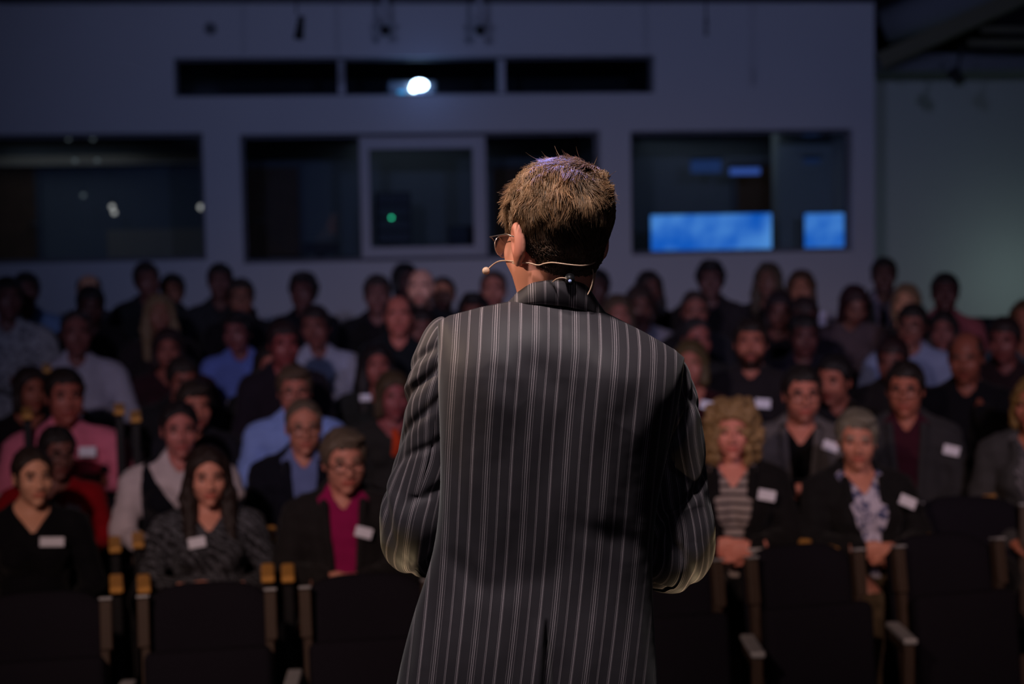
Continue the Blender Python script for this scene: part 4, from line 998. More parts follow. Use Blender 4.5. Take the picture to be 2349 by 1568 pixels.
pp(1490, 662, 10.4, 'woman with long dark hair in dark brown top against rear wall', fem=True, hair='long', hc=(30, 20, 20), outfit=(tp,), cols=((44, 34, 36),), yaw=20, pitch=4, sk=(96, 62, 56), group=BR)
pp(1468, 700, 9.9, 'woman with brown hair and pale scarf right of the speaker neck', fem=True, hair='bob', hc=(50, 34, 30), outfit=(tp,), cols=((126, 124, 136),), yaw=10, pitch=10, sk=(100, 64, 56), group=BR)
pp(1418, 728, 9.8, 'person with fair hair just above speaker right shoulder', fem=True, hair='bob', hc=(78, 60, 46), outfit=(tp,), cols=((34, 36, 36),), yaw=10, sk=(150, 96, 84), group=BR)
pp(1630, 645, 10.8, 'man with black hair in dark jacket below the wide blue reflection', hair='tousled', hc=(18, 14, 18), outfit=(jk, sh), cols=((38, 34, 38), (28, 26, 30)), yaw=0, sk=(96, 66, 64), group=BR)
pp(1594, 712, 10.0, 'balding person with reddish face below man in dark jacket', hair='receding', hc=(52, 36, 34), outfit=(sh,), cols=((36, 36, 42),), yaw=6, pitch=10, sk=(135, 84, 74), group=BR)
pp(1762, 645, 10.7, 'woman with long blond hair in black against the rear wall', fem=True, hair='longwave', hc=(66, 54, 42), outfit=(tp,), cols=((16, 16, 22),), yaw=-12, sk=(110, 76, 66), group=BR)
pp(1788, 712, 10.1, 'person in dark plum top below woman with long blond hair', fem=True, hair='bob', hc=(34, 22, 28), outfit=(tp,), cols=((36, 26, 34),), yaw=0, pitch=10, sk=(100, 64, 60), group=BR)
pp(1838, 664, 10.5, 'woman with brown hair in bright white top against rear wall', fem=True, hair='bob', hc=(66, 44, 30), outfit=(sh,), cols=((190, 190, 214),), yaw=-4, sk=(150, 100, 80), group=BR)
pp(1845, 726, 9.9, 'man with reddish brown hair directly below the woman in white', hair='short', hc=(38, 24, 26), outfit=(sh,), cols=((22, 20, 32),), yaw=0, pitch=14, sk=(96, 60, 56), group=BR)
pp(1960, 692, 10.2, 'person with dark red hair bending over beside the woman in white', fem=True, hair='bob', hc=(40, 12, 18), outfit=(sh,), cols=((78, 66, 72),), yaw=16, pitch=26, sk=(120, 80, 70), group=BR)
pp(2028, 634, 10.9, 'tall man in grey-green jacket over pale shirt right of blue reflections', hair='short', hc=(26, 18, 18), outfit=(sh, jk), cols=((104, 100, 118), (46, 50, 50)), yaw=0, sk=(80, 54, 50), group=BR)
pp(2078, 695, 10.3, 'person with light fair hair behind man in light blue shirt', fem=True, hair='bob', hc=(120, 94, 70), outfit=(tp,), cols=((40, 36, 38),), yaw=-12, sk=(190, 140, 112), group=BR)
pp(2168, 674, 10.5, 'dark haired man in pink shirt against the green lit wall', hair='short', hc=(24, 16, 16), outfit=(sh,), cols=((128, 68, 76),), yaw=0, sk=(76, 46, 46), group=BR)

# orange scarf and the paper on a lap
s_ = P(905, 1008, 7.75)
b = MB(); pts = smooth_path([(0, 0, .05), (.012, -.01, .0), (.008, -.005, -.045), (-.006, .0, -.075)], 12); b.tube([tuple(p) for p in pts], [.014 + .010 * math.sin(PI * i / 11) for i in range(12)], 12)
o = b.build('scarf', cloth((196, 66, 32)), None, True); o.location = s_; tag(o, 'bright orange scarf end hanging beside the speaker left sleeve', 'scarf')
s_ = P(1795, 1268, 6.52); o = MB().box((0, 0, 0), (.24, .17, .003), Euler((.06, .03, .25)).to_matrix(), .001).build('paper_sheet', M['paper']); o.location = s_
tag(o, 'white paper sheet on the lap of the curly blond woman', 'paper')

# seats under everybody, armrests between neighbours
for r, d, g in ROOTS:
    lab = r['label']
    st_ = S_open
    o = put_copy(st_, r.location, r.rotation_euler[2], 'black seat under the ' + ' '.join(lab.split()[:12]), 'seat', 'occupied auditorium seats')
for x, y, d, lab in ((2290, 1160, 7.55, 'empty black seat at right edge beside man in maroon shirt'), (2235, 1300, 6.95, 'empty black seat behind the last front seat at right'), (2256, 730, 10.9, 'empty black seat in the back row against the green lit wall'),
                     (1215, 1300, 6.9, 'empty black seat hidden behind the speaker back'), (275, 1330, 7.9, 'empty black seat between man in pink shirt and woman in vest')):
    p = P(x, y, d); put_copy(S_open, (p.x, d, zfl(d)), -math.atan2(p.x, d) * .7, lab, 'seat', 'occupied auditorium seats')
arms = [(252, 1333, 6.35, 0), (316, 1333, 6.35, 0), (250, 1243, 6.9, 0), (304, 1233, 7.05, 0), (605, 1308, 6.35, 0), (652, 1308, 6.42, 0), (612, 1219, 7.0, 0), (582, 1132, 7.6, 0), (1858, 1250, 6.72, -.1), (1895, 1242, 6.85, .35), (2155, 1238, 6.8, -.2),
        (2297, 1137, 7.3, -.3), (2252, 1143, 7.4, 0), (95, 812 + 28, 8.9, 0), (48, 943, 8.0, 0), (262, 933, 8.0, 0), (300, 950, 7.9, 0)]
al = ['honey wood armrest left of the twin gap under red sleeve', 'honey wood armrest right of the twin gap by the cardigan', 'small wooden armrest just under the red sleeve', 'small wooden armrest under the white blouse elbow', 'glowing wooden armrest right of patterned cardigan',
      'glowing wooden armrest left of man in magenta shirt', 'tilted wooden armrest above the pair beside cardigan', 'small wooden armrest below the light blue cuff', 'round ended orange armrest right of the paper sheet', 'curved orange armrest between the two women at right',
      'orange armrest right of the grey haired woman hands', 'pale wooden armrest end at far right edge', 'small wooden armrest left of the one at the far right edge', 'tiny wooden armrest under the light blue shirt at far left', 'small wooden armrest left of man in pink shirt',
      'tiny wooden armrest at right elbow of man in white shirt', 'pale wooden armrest between pink shirt and dark seats']
for (x, y, d, rz), lab in zip(arms, al):
    p = P(x, y, d); put_copy(A_back, (p.x, d + .1, p.z - .635), -math.atan2(p.x, d) + rz, lab, 'armrest', 'wooden armrests of the occupied rows')

print('LEVELS', {v: LEVELS.count(v) for v in set(LEVELS)})

# ------------------------------------------------------------------ the speaker
SY = 2.93
sp = empty('person', (P(1265, 800, SY).x, SY, .55))
tag(sp, 'speaker seen from behind in dark pinstriped suit jacket with headset microphone', 'person')
SPI = Matrix.Translation(sp.location).inverted()
def ploc(px, py, Y=SY): return SPI @ P(px, py, Y)
# pinstripe cloth: UV.x is metres across the cloth
def pinstripe():
    m, N, K, B = newmat('pinstripe_wool')
    uv = N.new('ShaderNodeUVMap'); uv.uv_map = 'cloth'; sep = N.new('ShaderNodeSeparateXYZ'); K.new(uv.outputs[0], sep.inputs[0])
    per = .0685
    md = N.new('ShaderNodeMath'); md.operation = 'WRAP'; md.inputs[1].default_value = 0.0; md.inputs[2].default_value = per
    md.operation = 'FLOORED_MODULO'; md.inputs[1].default_value = per; K.new(sep.outputs[0], md.inputs[0])
    acc = None
    for off, wd, st in ((.0065, .00045, .55), (.0105, .0007, .9), (.0140, .0007, 1.0), (.0180, .00045, .55), (.0330, .0005, .6), (.0352, .0006, .8), (.0525, .0005, .6), (.0552, .0008, 1.0), (.0570, .0004, .5)):
        s1 = N.new('ShaderNodeMath'); s1.operation = 'SUBTRACT'; s1.inputs[1].default_value = off; K.new(md.outputs[0], s1.inputs[0])
        a1 = N.new('ShaderNodeMath'); a1.operation = 'ABSOLUTE'; K.new(s1.outputs[0], a1.inputs[0])
        mr = N.new('ShaderNodeMapRange'); mr.inputs[1].default_value = wd * .5; mr.inputs[2].default_value = wd * 1.25; mr.inputs[3].default_value = st; mr.inputs[4].default_value = 0
        K.new(a1.outputs[0], mr.inputs[0])
        if acc is None: acc = mr.outputs[0]
        else:
            ad = N.new('ShaderNodeMath'); ad.operation = 'MAXIMUM'; K.new(acc, ad.inputs[0]); K.new(mr.outputs[0], ad.inputs[1]); acc = ad.outputs[0]
    wn = N.new('ShaderNodeTexNoise'); wn.inputs['Scale'].default_value = 420; K.new(uv.outputs[0], wn.inputs['Vector'])
    ml = N.new('ShaderNodeMath'); ml.operation = 'MULTIPLY'; K.new(acc, ml.inputs[0])
    mr2 = N.new('ShaderNodeMapRange'); mr2.inputs[3].default_value = .55; mr2.inputs[4].default_value = 1.1; K.new(wn.outputs['Fac'], mr2.inputs[0]); K.new(mr2.outputs[0], ml.inputs[1])
    mx = N.new('ShaderNodeMix'); mx.data_type = 'RGBA'; mx.inputs[6].default_value = (.034, .029, .036, 1); mx.inputs[7].default_value = (.38, .32, .35, 1)
    K.new(ml.outputs[0], mx.inputs[0]); K.new(mx.outputs[2], B.inputs['Base Color'])
    B.inputs['Roughness'].default_value = .62; B.inputs['Specular IOR Level'].default_value = .28; B.inputs['Sheen Weight'].default_value = .12; B.inputs['Sheen Roughness'].default_value = .4
    n2 = N.new('ShaderNodeTexNoise'); n2.inputs['Scale'].default_value = 7; n2.inputs['Detail'].default_value = 3
    tc = N.new('ShaderNodeTexCoord'); K.new(tc.outputs['Object'], n2.inputs['Vector'])
    b = N.new('ShaderNodeBump'); b.inputs['Strength'].default_value = .25; b.inputs['Distance'].default_value = .02; K.new(n2.outputs['Fac'], b.inputs['Height']); K.new(b.outputs['Normal'], B.inputs['Normal'])
    return m
PIN = pinstripe()
PXM = 1 / 1300.0
def set_uv(o, UV, name='cloth'):
    me = o.data; ul = me.uv_layers.new(name=name); vi = np.empty(len(me.loops), np.int32); me.loops.foreach_get('vertex_index', vi)
    ul.data.foreach_set('uv', np.asarray(UV, np.float32)[vi].ravel())
def gridfaces(nu, nv, flip=False):
    a = (np.arange(nv - 1)[:, None] * nu + np.arange(nu - 1)[None]).ravel()
    q = np.stack([a, a + 1, a + nu + 1, a + nu], 1); return q[:, ::-1] if flip else q
# silhouette of the body of the jacket in the photograph: row, left, right
rows = np.array([(640, 1004, 1574), (735, 1004, 1574), (800, 1004, 1574), (900, 1006, 1560), (1000, 1010, 1540), (1100, 1012, 1516), (1200, 1006, 1500), (1290, 990, 1494), (1400, 950, 1498), (1500, 924, 1505), (1568, 908, 1509), (1660, 896, 1514)], float)
topx = np.array([900, 975, 1004, 1030, 1100, 1180, 1240, 1300, 1350, 1400, 1480, 1550, 1574, 1660], float); topy = np.array([760, 742, 738, 724, 706, 690, 684, 686, 698, 722, 762, 801, 820, 860], float)
HEM = 1655.0
def crease(px, py, x0, y0, x1, y1, wd, amp):
    """valley along a segment, in photograph pixels"""
    dx, dy = x1 - x0, y1 - y0; t = np.clip(((px - x0) * dx + (py - y0) * dy) / (dx * dx + dy * dy), 0, 1)
    r = np.hypot(px - x0 - t * dx, py - y0 - t * dy); return amp * np.exp(-(r / wd) ** 2) * np.sin(PI * np.clip(t * .9 + .05, 0, 1))
NU, NV = 300, 260
def sint(x, xs, ys):
    g = np.linspace(xs[0] - 60, xs[-1] + 60, 500); v = np.interp(g, xs, ys); s = 45 / (g[1] - g[0]); k = np.exp(-np.arange(-3 * int(s), 3 * int(s) + 1) ** 2 / (2 * s * s)); k /= k.sum()
    v = np.convolve(np.pad(v, len(k) // 2, 'edge'), k, 'valid'); return np.interp(x, g, v)
def torso_side(back):
    u = np.sin(np.linspace(-PI / 2, PI / 2, NU)); v = np.linspace(0, 1, NV) ** 1.6
    U, Vv = np.meshgrid(u, v)
    # top row of each column: found from the shoulder line
    PX = np.zeros_like(U); PY = np.zeros_like(U)
    for it in range(3):
        xl = sint(PY if it else 740 + 0 * U, rows[:, 0], rows[:, 1]); xr = sint(PY if it else 740 + 0 * U, rows[:, 0], rows[:, 2])
        PX = (xl + xr) / 2 + U * (xr - xl) / 2
        T = np.interp((rows[1, 1] + rows[1, 2]) / 2 + U * (rows[1, 2] - rows[1, 1]) / 2, topx, topy); PY = T + Vv * (HEM - T)
    q = (PY - T) * PXM
    g = np.sqrt(np.clip(1 - (1 - np.clip(q / .10, 0, 1)) ** 2, 0, 1))
    edge = (1 - np.abs(U) ** 2.6) ** (1 / 2.6)
    ydep = sint(PY, [680, 850, 1100, 1300, 1480, 1655], [.105, .135, .120, .100, .125, .13] if back else [.10, .13, .125, .12, .12, .12])
    lean_y = np.interp(PY, [680, 850, 1300, 1655], [.01, .0, .0, .01])
    dep = ydep * (.15 + .85 * g) * edge * np.where(q < 1e-4, .2, 1)
    if back:
        x_, y_ = PX, PY
        dep = dep + .010 * np.exp(-((x_ - 1130) / 90) ** 2 - ((y_ - 860) / 110) ** 2) + .011 * np.exp(-((x_ - 1455) / 90) ** 2 - ((y_ - 900) / 110) ** 2)   # shoulder blades
        dep = dep - .010 * np.exp(-((x_ - 1290) / 60) ** 2 - ((y_ - 900) / 200) ** 2)
        for c in ((1160, 770, 1300, 900, 34, .007), (1120, 820, 1200, 905, 26, .004), (1560, 880, 1470, 1180, 20, .010), (1545, 960, 1500, 1260, 16, .008), (1500, 820, 1420, 960, 34, .006), (1020, 900, 1075, 1200, 22, .006),
                  (1010, 1240, 1120, 1330, 26, .004), (1300, 1180, 1480, 1240, 30, .004), (1050, 1330, 1300, 1290, 30, .003), (960, 1380, 930, 1560, 14, .010), (1000, 1300, 985, 1560, 16, .006), (1470, 1330, 1500, 1560, 16, .007), (1430, 1290, 1462, 1560, 18, .004),
                  (1190, 700, 1400, 745, 16, .003)):
            dep = dep - crease(x_, y_, *c)
        dep = dep + .0016 * np.sin(x_ / 17 + y_ / 75) * np.sin(y_ / 90 + 1) * edge
        # vent
        cut = np.exp(-((x_ - np.interp(y_, [1400, 1568], [1250, 1252])) / (4 + 10 * np.clip((y_ - 1395) / 200, 0, 1))) ** 2) * np.clip((y_ - 1385) / 60, 0, 1)
        dep = dep - .022 * cut
        dep = dep + .004 * np.clip((y_ - 1385) / 60, 0, 1) * np.clip(1 - np.abs(x_ - 1240) / 30, 0, 1) * (x_ < 1248)
    Y = SY + lean_y + (-dep if back else dep)
    V = np.zeros((NV * NU, 3)); r0 = [ray(0, 0)]
    # rays for all points
    R = np.array(CR); d = np.stack([(PX.ravel() - 1174.5) / FPX, (784 - PY.ravel()) / FPX, -np.ones(PX.size)], 1) @ R.T
    dm = d * ((SY) / d[:, 1])[:, None]           # X and Z in the plane of the speaker, then real depth is applied
    V[:, 0] = dm[:, 0]; V[:, 2] = dm[:, 2] + CO.z; V[:, 1] = Y.ravel()
    shift = -72 * (np.clip((PY - 790) / 780, 0, 1.2)) ** 1.15 - (PX - 1290) * .06 * np.clip((PY - 800) / 780, 0, 1.2)
    uc = (PX - shift - 1300) * PXM + .003 * np.sin(PY / 120) + 10 * .0685
    if not back: uc = -uc + 30 * .0685
    return V, gridfaces(NU, NV, not back), np.stack([uc.ravel(), (PY * PXM).ravel()], 1)
Vb, Fb, UVb = torso_side(True); Vf, Ff, UVf = torso_side(False)
V = np.vstack([Vb, Vf]); F_ = np.vstack([Fb, Ff + len(Vb)]); V = V - np.array(sp.location)
jacket = meshobj('jacket', V, F_, PIN, sp); set_uv(jacket, np.vstack([UVb, UVf]))

# sleeves
def sleeve(pts, side, folds, seed):
    n, mseg = 220, 96
    A = np.array(pts, float); C = smooth_path(A, n)       # px, py, dY, rad px, flat
    R = np.array(CR); cen = np.zeros((n, 3))
    for i, (px, py, dy, rp, fl) in enumerate(C):
        p = P(px, py, SY); cen[i] = (p.x, SY + dy, p.z)
    T = np.gradient(cen, axis=0); T /= np.linalg.norm(T, axis=1)[:, None]
    ref = np.array((0, -1.0, 0)); X = []; Yv = []
    for t in T:      # ref kept pointing towards the camera side
        a = ref - t * (ref @ t); a /= np.linalg.norm(a); b = np.cross(t, a); X.append(a); Yv.append(b); ref = a
    X = np.array(X); Yv = np.array(Yv)
    arc = np.concatenate([[0], np.cumsum(np.linalg.norm(np.diff(cen, axis=0), axis=1))])
    th = np.linspace(0, 2 * PI, mseg + 1)
    S, TH_ = np.meshgrid(arc, th, indexing='ij'); rad = C[:, 3][:, None] * PXM * np.ones_like(TH_)
    disp = np.zeros_like(TH_)
    for (s0, th0, slope, ws, amp) in folds:
        dth = (TH_ - th0 + PI) % (2 * PI) - PI
        disp += .72 * amp * np.exp(-((S - s0 - slope * dth) / ws) ** 2) * np.exp(-(dth / 1.25) ** 2)
    rg = np.random.RandomState(seed); a, b_ = rg.uniform(0, 6, 2)
    disp += .0032 * np.sin(S * 24 + 2.5 * TH_ + a) * (.5 + .5 * np.sin(TH_ + S * 9 + b_)) + .0011 * np.sin(S * 62 - 2 * TH_ + 1.5 * np.sin(S * 13) + b_)
    disp *= np.clip(S / .05, 0, 1)
    rr = rad + disp; fl = C[:, 4][:, None]
    V = cen[:, None, :] + X[:, None, :] * (rr * fl * np.cos(TH_))[..., None] + Yv[:, None, :] * (rr * np.sin(TH_))[..., None]
    UV = np.stack([(TH_ * .078 + .007 * np.sin(S * 17 + TH_ * 1.2 + a) + .002 * np.sin(S * 43 + b_)).ravel() + 20 * .0685, S.ravel()], 1)
    V = V.reshape(-1, 3) - np.array(sp.location); F_ = gridfaces(mseg + 1, n, False)
    o = meshobj('sleeve', V, F_, PIN, sp); set_uv(o, UV); return o, cen
TRIM_L = [(1050, 756, .03, 38, .9), (1034, 777, .03, 62, .95), (1020, 832, .035, 74, .95), (1008, 900, .04, 79, .95), (1000, 970, .045, 80, .95), (985, 1050, .05, 80, .95), (962, 1140, .045, 79, .95), (946, 1205, .04, 79, .95), (950, 1262, .075, 77, 1.0), (1000, 1292, .15, 64, 1.0), (1075, 1300, .23, 54, 1.0), (1150, 1296, .29, 46, 1.0)]
FL = [(.06, .9, .05, .012, -.009), (.10, .6, .06, .014, -.011), (.15, .3, .07, .014, -.009), (.13, 1.6, .04, .010, .006), (.22, .2, .05, .012, -.006), (.29, -.6, .05, .014, -.007), (.36, .8, -.05, .012, -.008), (.41, -.4, .04, .012, -.010), (.45, .9, -.03, .010, -.010), (.50, 0, .04, .012, -.009), (.55, .8, -.03, .012, -.008)]
so1, cl = sleeve(TRIM_L, -1, FL, 1)
TRIM_R = [(1518, 826, .03, 34, .9), (1524, 852, .03, 58, .95), (1530, 905, .03, 71, .95), (1540, 1000, .035, 80, .95), (1549, 1090, .045, 80, .95), (1558, 1170, .045, 80, .95), (1565, 1235, .035, 79, .95), (1560, 1292, .05, 80, 1.0), (1515, 1322, .12, 62, 1.0), (1450, 1318, .21, 53, 1.0), (1385, 1312, .28, 46, 1.0)]
FR_ = [(.06, -.7, -.05, .012, -.008), (.11, -.4, .06, .013, -.008), (.17, .5, -.06, .013, -.008), (.24, -.6, .05, .013, -.009), (.30, .5, .05, .012, -.008), (.36, -.3, -.05, .012, -.009), (.41, .6, .04, .010, -.009), (.455, 0, -.02, .009, -.016), (.50, .5, .03, .010, -.009), (.54, -.5, .03, .012, -.009)]
so2, cr_ = sleeve(TRIM_R, 1, FR_, 5)

# collar
def ribbon(lower, upper, n, name, m, thick, uvs=True):
    Lo = smooth_path(lower, n); Up = smooth_path(upper, n); V = []; UV = []; K_ = 8
    for j in range(K_ + 1):
        t = j / K_
        for i in range(n):
            q = Lo[i] * (1 - t) + Up[i] * t; bul = math.sin(PI * t) * .006
            p = P(q[0], q[1], SY); V.append((p.x, q[2] - bul, p.z)); UV.append(((q[0] - 1300) * PXM * 1.0 + 10 * .0685 + .004, q[1] * PXM))
    o = meshobj(name, np.array(V) - np.array(sp.location), gridfaces(n, K_ + 1, True), m, sp)
    if uvs: set_uv(o, UV)
    md = o.modifiers.new('thickness', 'SOLIDIFY'); md.thickness = thick; md.offset = 0
    return o
ribbon([(1150, 712, 2.985), (1172, 700, 2.93), (1200, 696, 2.902), (1240, 693, 2.884), (1290, 697, 2.877), (1340, 709, 2.882), (1385, 731, 2.905), (1412, 752, 2.94), (1425, 775, 2.99)],
       [(1178, 690, 3.0), (1190, 672, 2.95), (1212, 653, 2.908), (1245, 643, 2.884), (1290, 640, 2.876), (1330, 648, 2.884), (1352, 668, 2.915), (1368, 695, 2.965), (1382, 722, 3.02)], 60, 'collar', PIN, .006)
# shirt collar band just above it
def ring(cpx, cpy, Yc, rx, ry, hgt, tilt, name, m, thick):
    p = P(cpx, cpy, SY); V = []; n = 48
    for j in range(4):
        for i in range(n + 1):
            a = i * 2 * PI / n; r_ = 1 - .03 * j
            V.append((p.x + rx * r_ * math.cos(a), Yc + ry * r_ * math.sin(a), p.z + hgt * (j / 3 - .5) + tilt * math.cos(a) - .25 * ry * math.sin(a)))
    o = meshobj(name, np.array(V) - np.array(sp.location), gridfaces(n + 1, 4, False), m, sp)
    md = o.modifiers.new('thickness', 'SOLIDIFY'); md.thickness = thick; return o
ring(1280, 672, 2.945, .066, .068, .040, -.012, 'shirt_collar', cloth((14, 14, 20)), .004)

# body: head, neck, trunk under the cloth, hands, one mesh
HS = 1.075; HYAW = math.radians(208)
hc_w = P(1275, 541, SY); hc_l = SPI @ Vector((hc_w.x, SY + .02, hc_w.z))
Rz = Matrix.Rotation(HYAW, 3, 'Z') @ Matrix.Rotation(math.radians(7), 3, 'X')
MH = Matrix.Translation(hc_l) @ Rz.to_4x4() @ Matrix.Diagonal((HS, HS, HS, 1))
f = Field(np.arange(-.11, .115, .0032), np.arange(-.14, .135, .0032), np.arange(-.30, .14, .0032))
head_field(f)
nb = MH.inverted() @ (SPI @ Vector((P(1268, 740, SY).x, 2.955, P(1268, 740, SY).z)))
f.cap(tuple(nb), (0, .012, -.05), .062, .052, k=.03)
for s in (-1, 1):      # ears with a rim, fuller than on the small heads
    f.ell((s * .079, .014, -.010), (.009, .019, .033), k=.006); f.ell((s * .088, .006, -.006), (.006, .010, .020), k=.004, sub=True); f.ell((s * .076, .004, -.040), (.006, .009, .010), k=.006)
HVt, HFt = f.mesh(); fm = face_mask(HVt, (0, 0, 0), 1.0)
Mn = np.array(MH); HVl = HVt @ Mn[:3, :3].T + Mn[:3, 3]
f2 = Field(np.arange(-.30, .34, .014), np.arange(-.12, .12, .014), np.arange(.0, 1.62, .014))
hipz = .88
lx = sp.location.x
nx_, nz_ = nb_w = (MH @ nb).x, (MH @ nb).z
f2.ell((0, 0, 1.20), (.135, .075, .20), k=0); f2.ell((-.02, .01, .95), (.135, .08, .16), k=.05); f2.cap((nx_, .02, nz_ - .06), (0, .01, 1.30), .05, .08, k=.04)
f2.cap((-.12, .03, 1.34), (.16, .03, 1.32), .045, k=.04)
Vt, Ft = f2.mesh()
VV = [HVl, Vt]; FF = [HFt, Ft + len(HVl)]; off = len(HVl) + len(Vt)
for cen, mir, dr in ((cl, False, (.8, .25, -.25)), (cr_, True, (-.8, .25, -.25))):
    w_ = Vector(cen[-1]) - sp.location; d_ = Vector(cen[-1] - cen[-12]).normalized()
    hv, hf = place_hand(w_ + d_ * .0, (d_ + Vector((0, .2, 0))).normalized(), mir, (0, -.3, -1))
    VV.append(hv); FF.append(hf + off); off += len(hv)
body = meshobj('body', np.vstack(VV), np.vstack(FF), skin((226, 156, 132), (52, 38, 30)), sp)
col = np.zeros((off, 4)); col[:, 3] = 1; col[:len(fm)] = fm
ca = body.data.color_attributes.new('face', 'FLOAT_COLOR', 'POINT'); ca.data.foreach_set('color', col.astype(np.float32).ravel())
for s in (-1, 1):
    e = bpy.data.objects.new('eye', EYE); COL.objects.link(e); e.parent = sp; e.matrix_local = MH @ Matrix.Translation((s * .032, -.0775, .009))
# trousers and shoes (below the frame, still standing on the stage)
f = Field(np.arange(-.26, .26, .014), np.arange(-.16, .18, .014), np.arange(.03, 1.02, .014))
f.ell((0, .01, .93), (.16, .11, .12), k=0)
for s in (-1, 1): f.cap((s * .085, .0, .86), (s * .12, .0, .48), .092, .070, k=.03); f.cap((s * .12, .0, .48), (s * .13, .01, .06), .070, .058, k=.02)
V, F_ = f.mesh(); meshobj('trousers', V, F_, cloth((26, 24, 27)), sp)
for s in (-1, 1):
    f = Field(np.arange(-.06, .06, .008), np.arange(-.12, .24, .008), np.arange(-.01, .12, .008)); f.cap((0, -.06, .045), (0, .15, .035), .044, .036, k=0); f.cap((0, -.05, .05), (0, -.03, .1), .042, k=.02)
    f.D = np.maximum(f.D, .002 - f.grid()[2]); V, F_ = f.mesh(); V[:, 0] += s * .135; meshobj('shoe', V, F_, M['black'], sp)

# hair: a short scalp shell and many combed strands
def hair_keep(p):      # p in head coordinates, > 0 where hair grows
    x, y, z = p[:, 0], p[:, 1], p[:, 2]
    zs = [-.2, -.088, -.060, -.035, -.03, .03, .06, .085, .14]; ys = [.12, .052, .034, .028, -.012, -.046, -.066, -.088, -.16]
    return y - np.interp(z, zs, ys)
f = Field(np.arange(-.10, .10, .004), np.arange(-.12, .14, .004), np.arange(-.13, .14, .004))
f.ell((0, .020, .036), (.0775, .0955, .0845), k=0); f.ell((0, .036, -.028), (.060, .046, .056), k=.03)
X, Y, Z = f.grid()
hl = np.interp(Z, [-.2, -.088, -.060, -.035, -.03, .03, .06, .085, .14], [.12, .052, .034, .028, -.012, -.046, -.066, -.088, -.16])
f.D = np.maximum(np.maximum(f.D, (hl - Y) * .8), -.074 - Z)
SV, SF = f.mesh(); SVl = SV @ Mn[:3, :3].T + Mn[:3, 3]
def hair_mat2():
    m, N, K, B = newmat('speaker_hair'); at = N.new('ShaderNodeAttribute'); at.attribute_name = 'shade'
    K.new(at.outputs['Color'], B.inputs['Base Color']); B.inputs['Roughness'].default_value = .38; B.inputs['Specular IOR Level'].default_value = .45
    t = N.new('ShaderNodeBsdfTranslucent'); K.new(at.outputs['Color'], t.inputs[0]); x = N.new('ShaderNodeMixShader'); x.inputs[0].default_value = .35
    K.new(B.outputs[0], x.inputs[1]); K.new(t.outputs[0], x.inputs[2]); K.new(x.outputs[0], N['Material Output'].inputs[0]); return m
HM2 = hair_mat2()
tri = SV[SF]; cen_ = tri.mean(1); nrm = np.cross(tri[:, 2] - tri[:, 0], tri[:, 3] - tri[:, 1]); area = np.linalg.norm(nrm, axis=1); nrm /= area[:, None] + 1e-12
out = (nrm * (cen_ - np.array((0, .02, .02)))).sum(1) > 0
nrm[~out] *= -1
kp = (hair_keep(cen_) > .002) & ((cen_[:, 2] > -.074))
radial = ((cen_ - np.array((0, .02, .03))) / np.array((.078, .096, .085)) ** 2); radial /= np.linalg.norm(radial, axis=1)[:, None]
kp &= (nrm * radial).sum(1) > .2
wgt_ = area * kp; wgt_ /= wgt_.sum()
NS = 13000; pick = RNG.choice(len(cen_), NS, p=wgt_); jit = RNG.uniform(-.5, .5, (NS, 2))
e1 = tri[pick, 1] - tri[pick, 0]; e2 = tri[pick, 3] - tri[pick, 0]
root_ = cen_[pick] + e1 * jit[:, :1] + e2 * jit[:, 1:]; nr = radial[pick]
def nz3(p, s, ph): return np.stack([np.sin(p[:, 1] * s + 1.7 * np.sin(p[:, 2] * s * .8 + ph) + ph), np.sin(p[:, 2] * s * 1.1 + 1.5 * np.sin(p[:, 0] * s * .9) + ph * 2), np.sin(p[:, 0] * s * 1.05 + 1.6 * np.sin(p[:, 1] * s * .7) + ph * 3)], 1)
topness = np.clip((root_[:, 2] - .015) / .07, 0, 1)
ang = np.arctan2(root_[:, 0], root_[:, 1] + .02)
flow = np.zeros_like(root_)
flow[:, 2] = -1.0 + topness * .5; flow[:, 1] = -.15 * (root_[:, 1] < .06) + topness * np.where(root_[:, 1] > .03, .9, -.5); flow[:, 0] = topness * np.clip(root_[:, 0] / .05, -1, 1) * .8 + .45 * topness
flow += nz3(root_, 34, .7) * .62 * (.30 + topness[:, None]) + nz3(root_, 75, 2.1) * .28
back_low = (1 - topness)
flow[:, 1] += .35 * back_low * np.clip((-root_[:, 1] + .06) / .08, 0, 1)       # sides combed backwards
flow /= np.linalg.norm(flow, axis=1)[:, None]
length = .018 + topness * .042 + .006 * RNG.rand(NS); stray = (RNG.rand(NS) < .006) & (topness > .8); length *= np.where(root_[:, 2] < -.05, .7, 1) * RNG.uniform(.75, 1.15, NS) * np.where(stray, .62, 1)
K_ = 5; pts = [root_ - nr * .001]; dirn = nr * .55 + flow * .75 + RNG.normal(0, .07, (NS, 3)); dirn /= np.linalg.norm(dirn, axis=1)[:, None]
lock = .5 + .5 * np.sin(root_[:, 0] * 170 + 3.0 * np.sin(root_[:, 2] * 55 + 1.0) + 2.0 * np.sin(root_[:, 1] * 60)) * np.sin(root_[:, 1] * 90 + root_[:, 2] * 120 + 2.2 * np.sin(root_[:, 0] * 60))
Ce = np.array((0, .022, .030)); Ra = np.array((.0785, .097, .086))
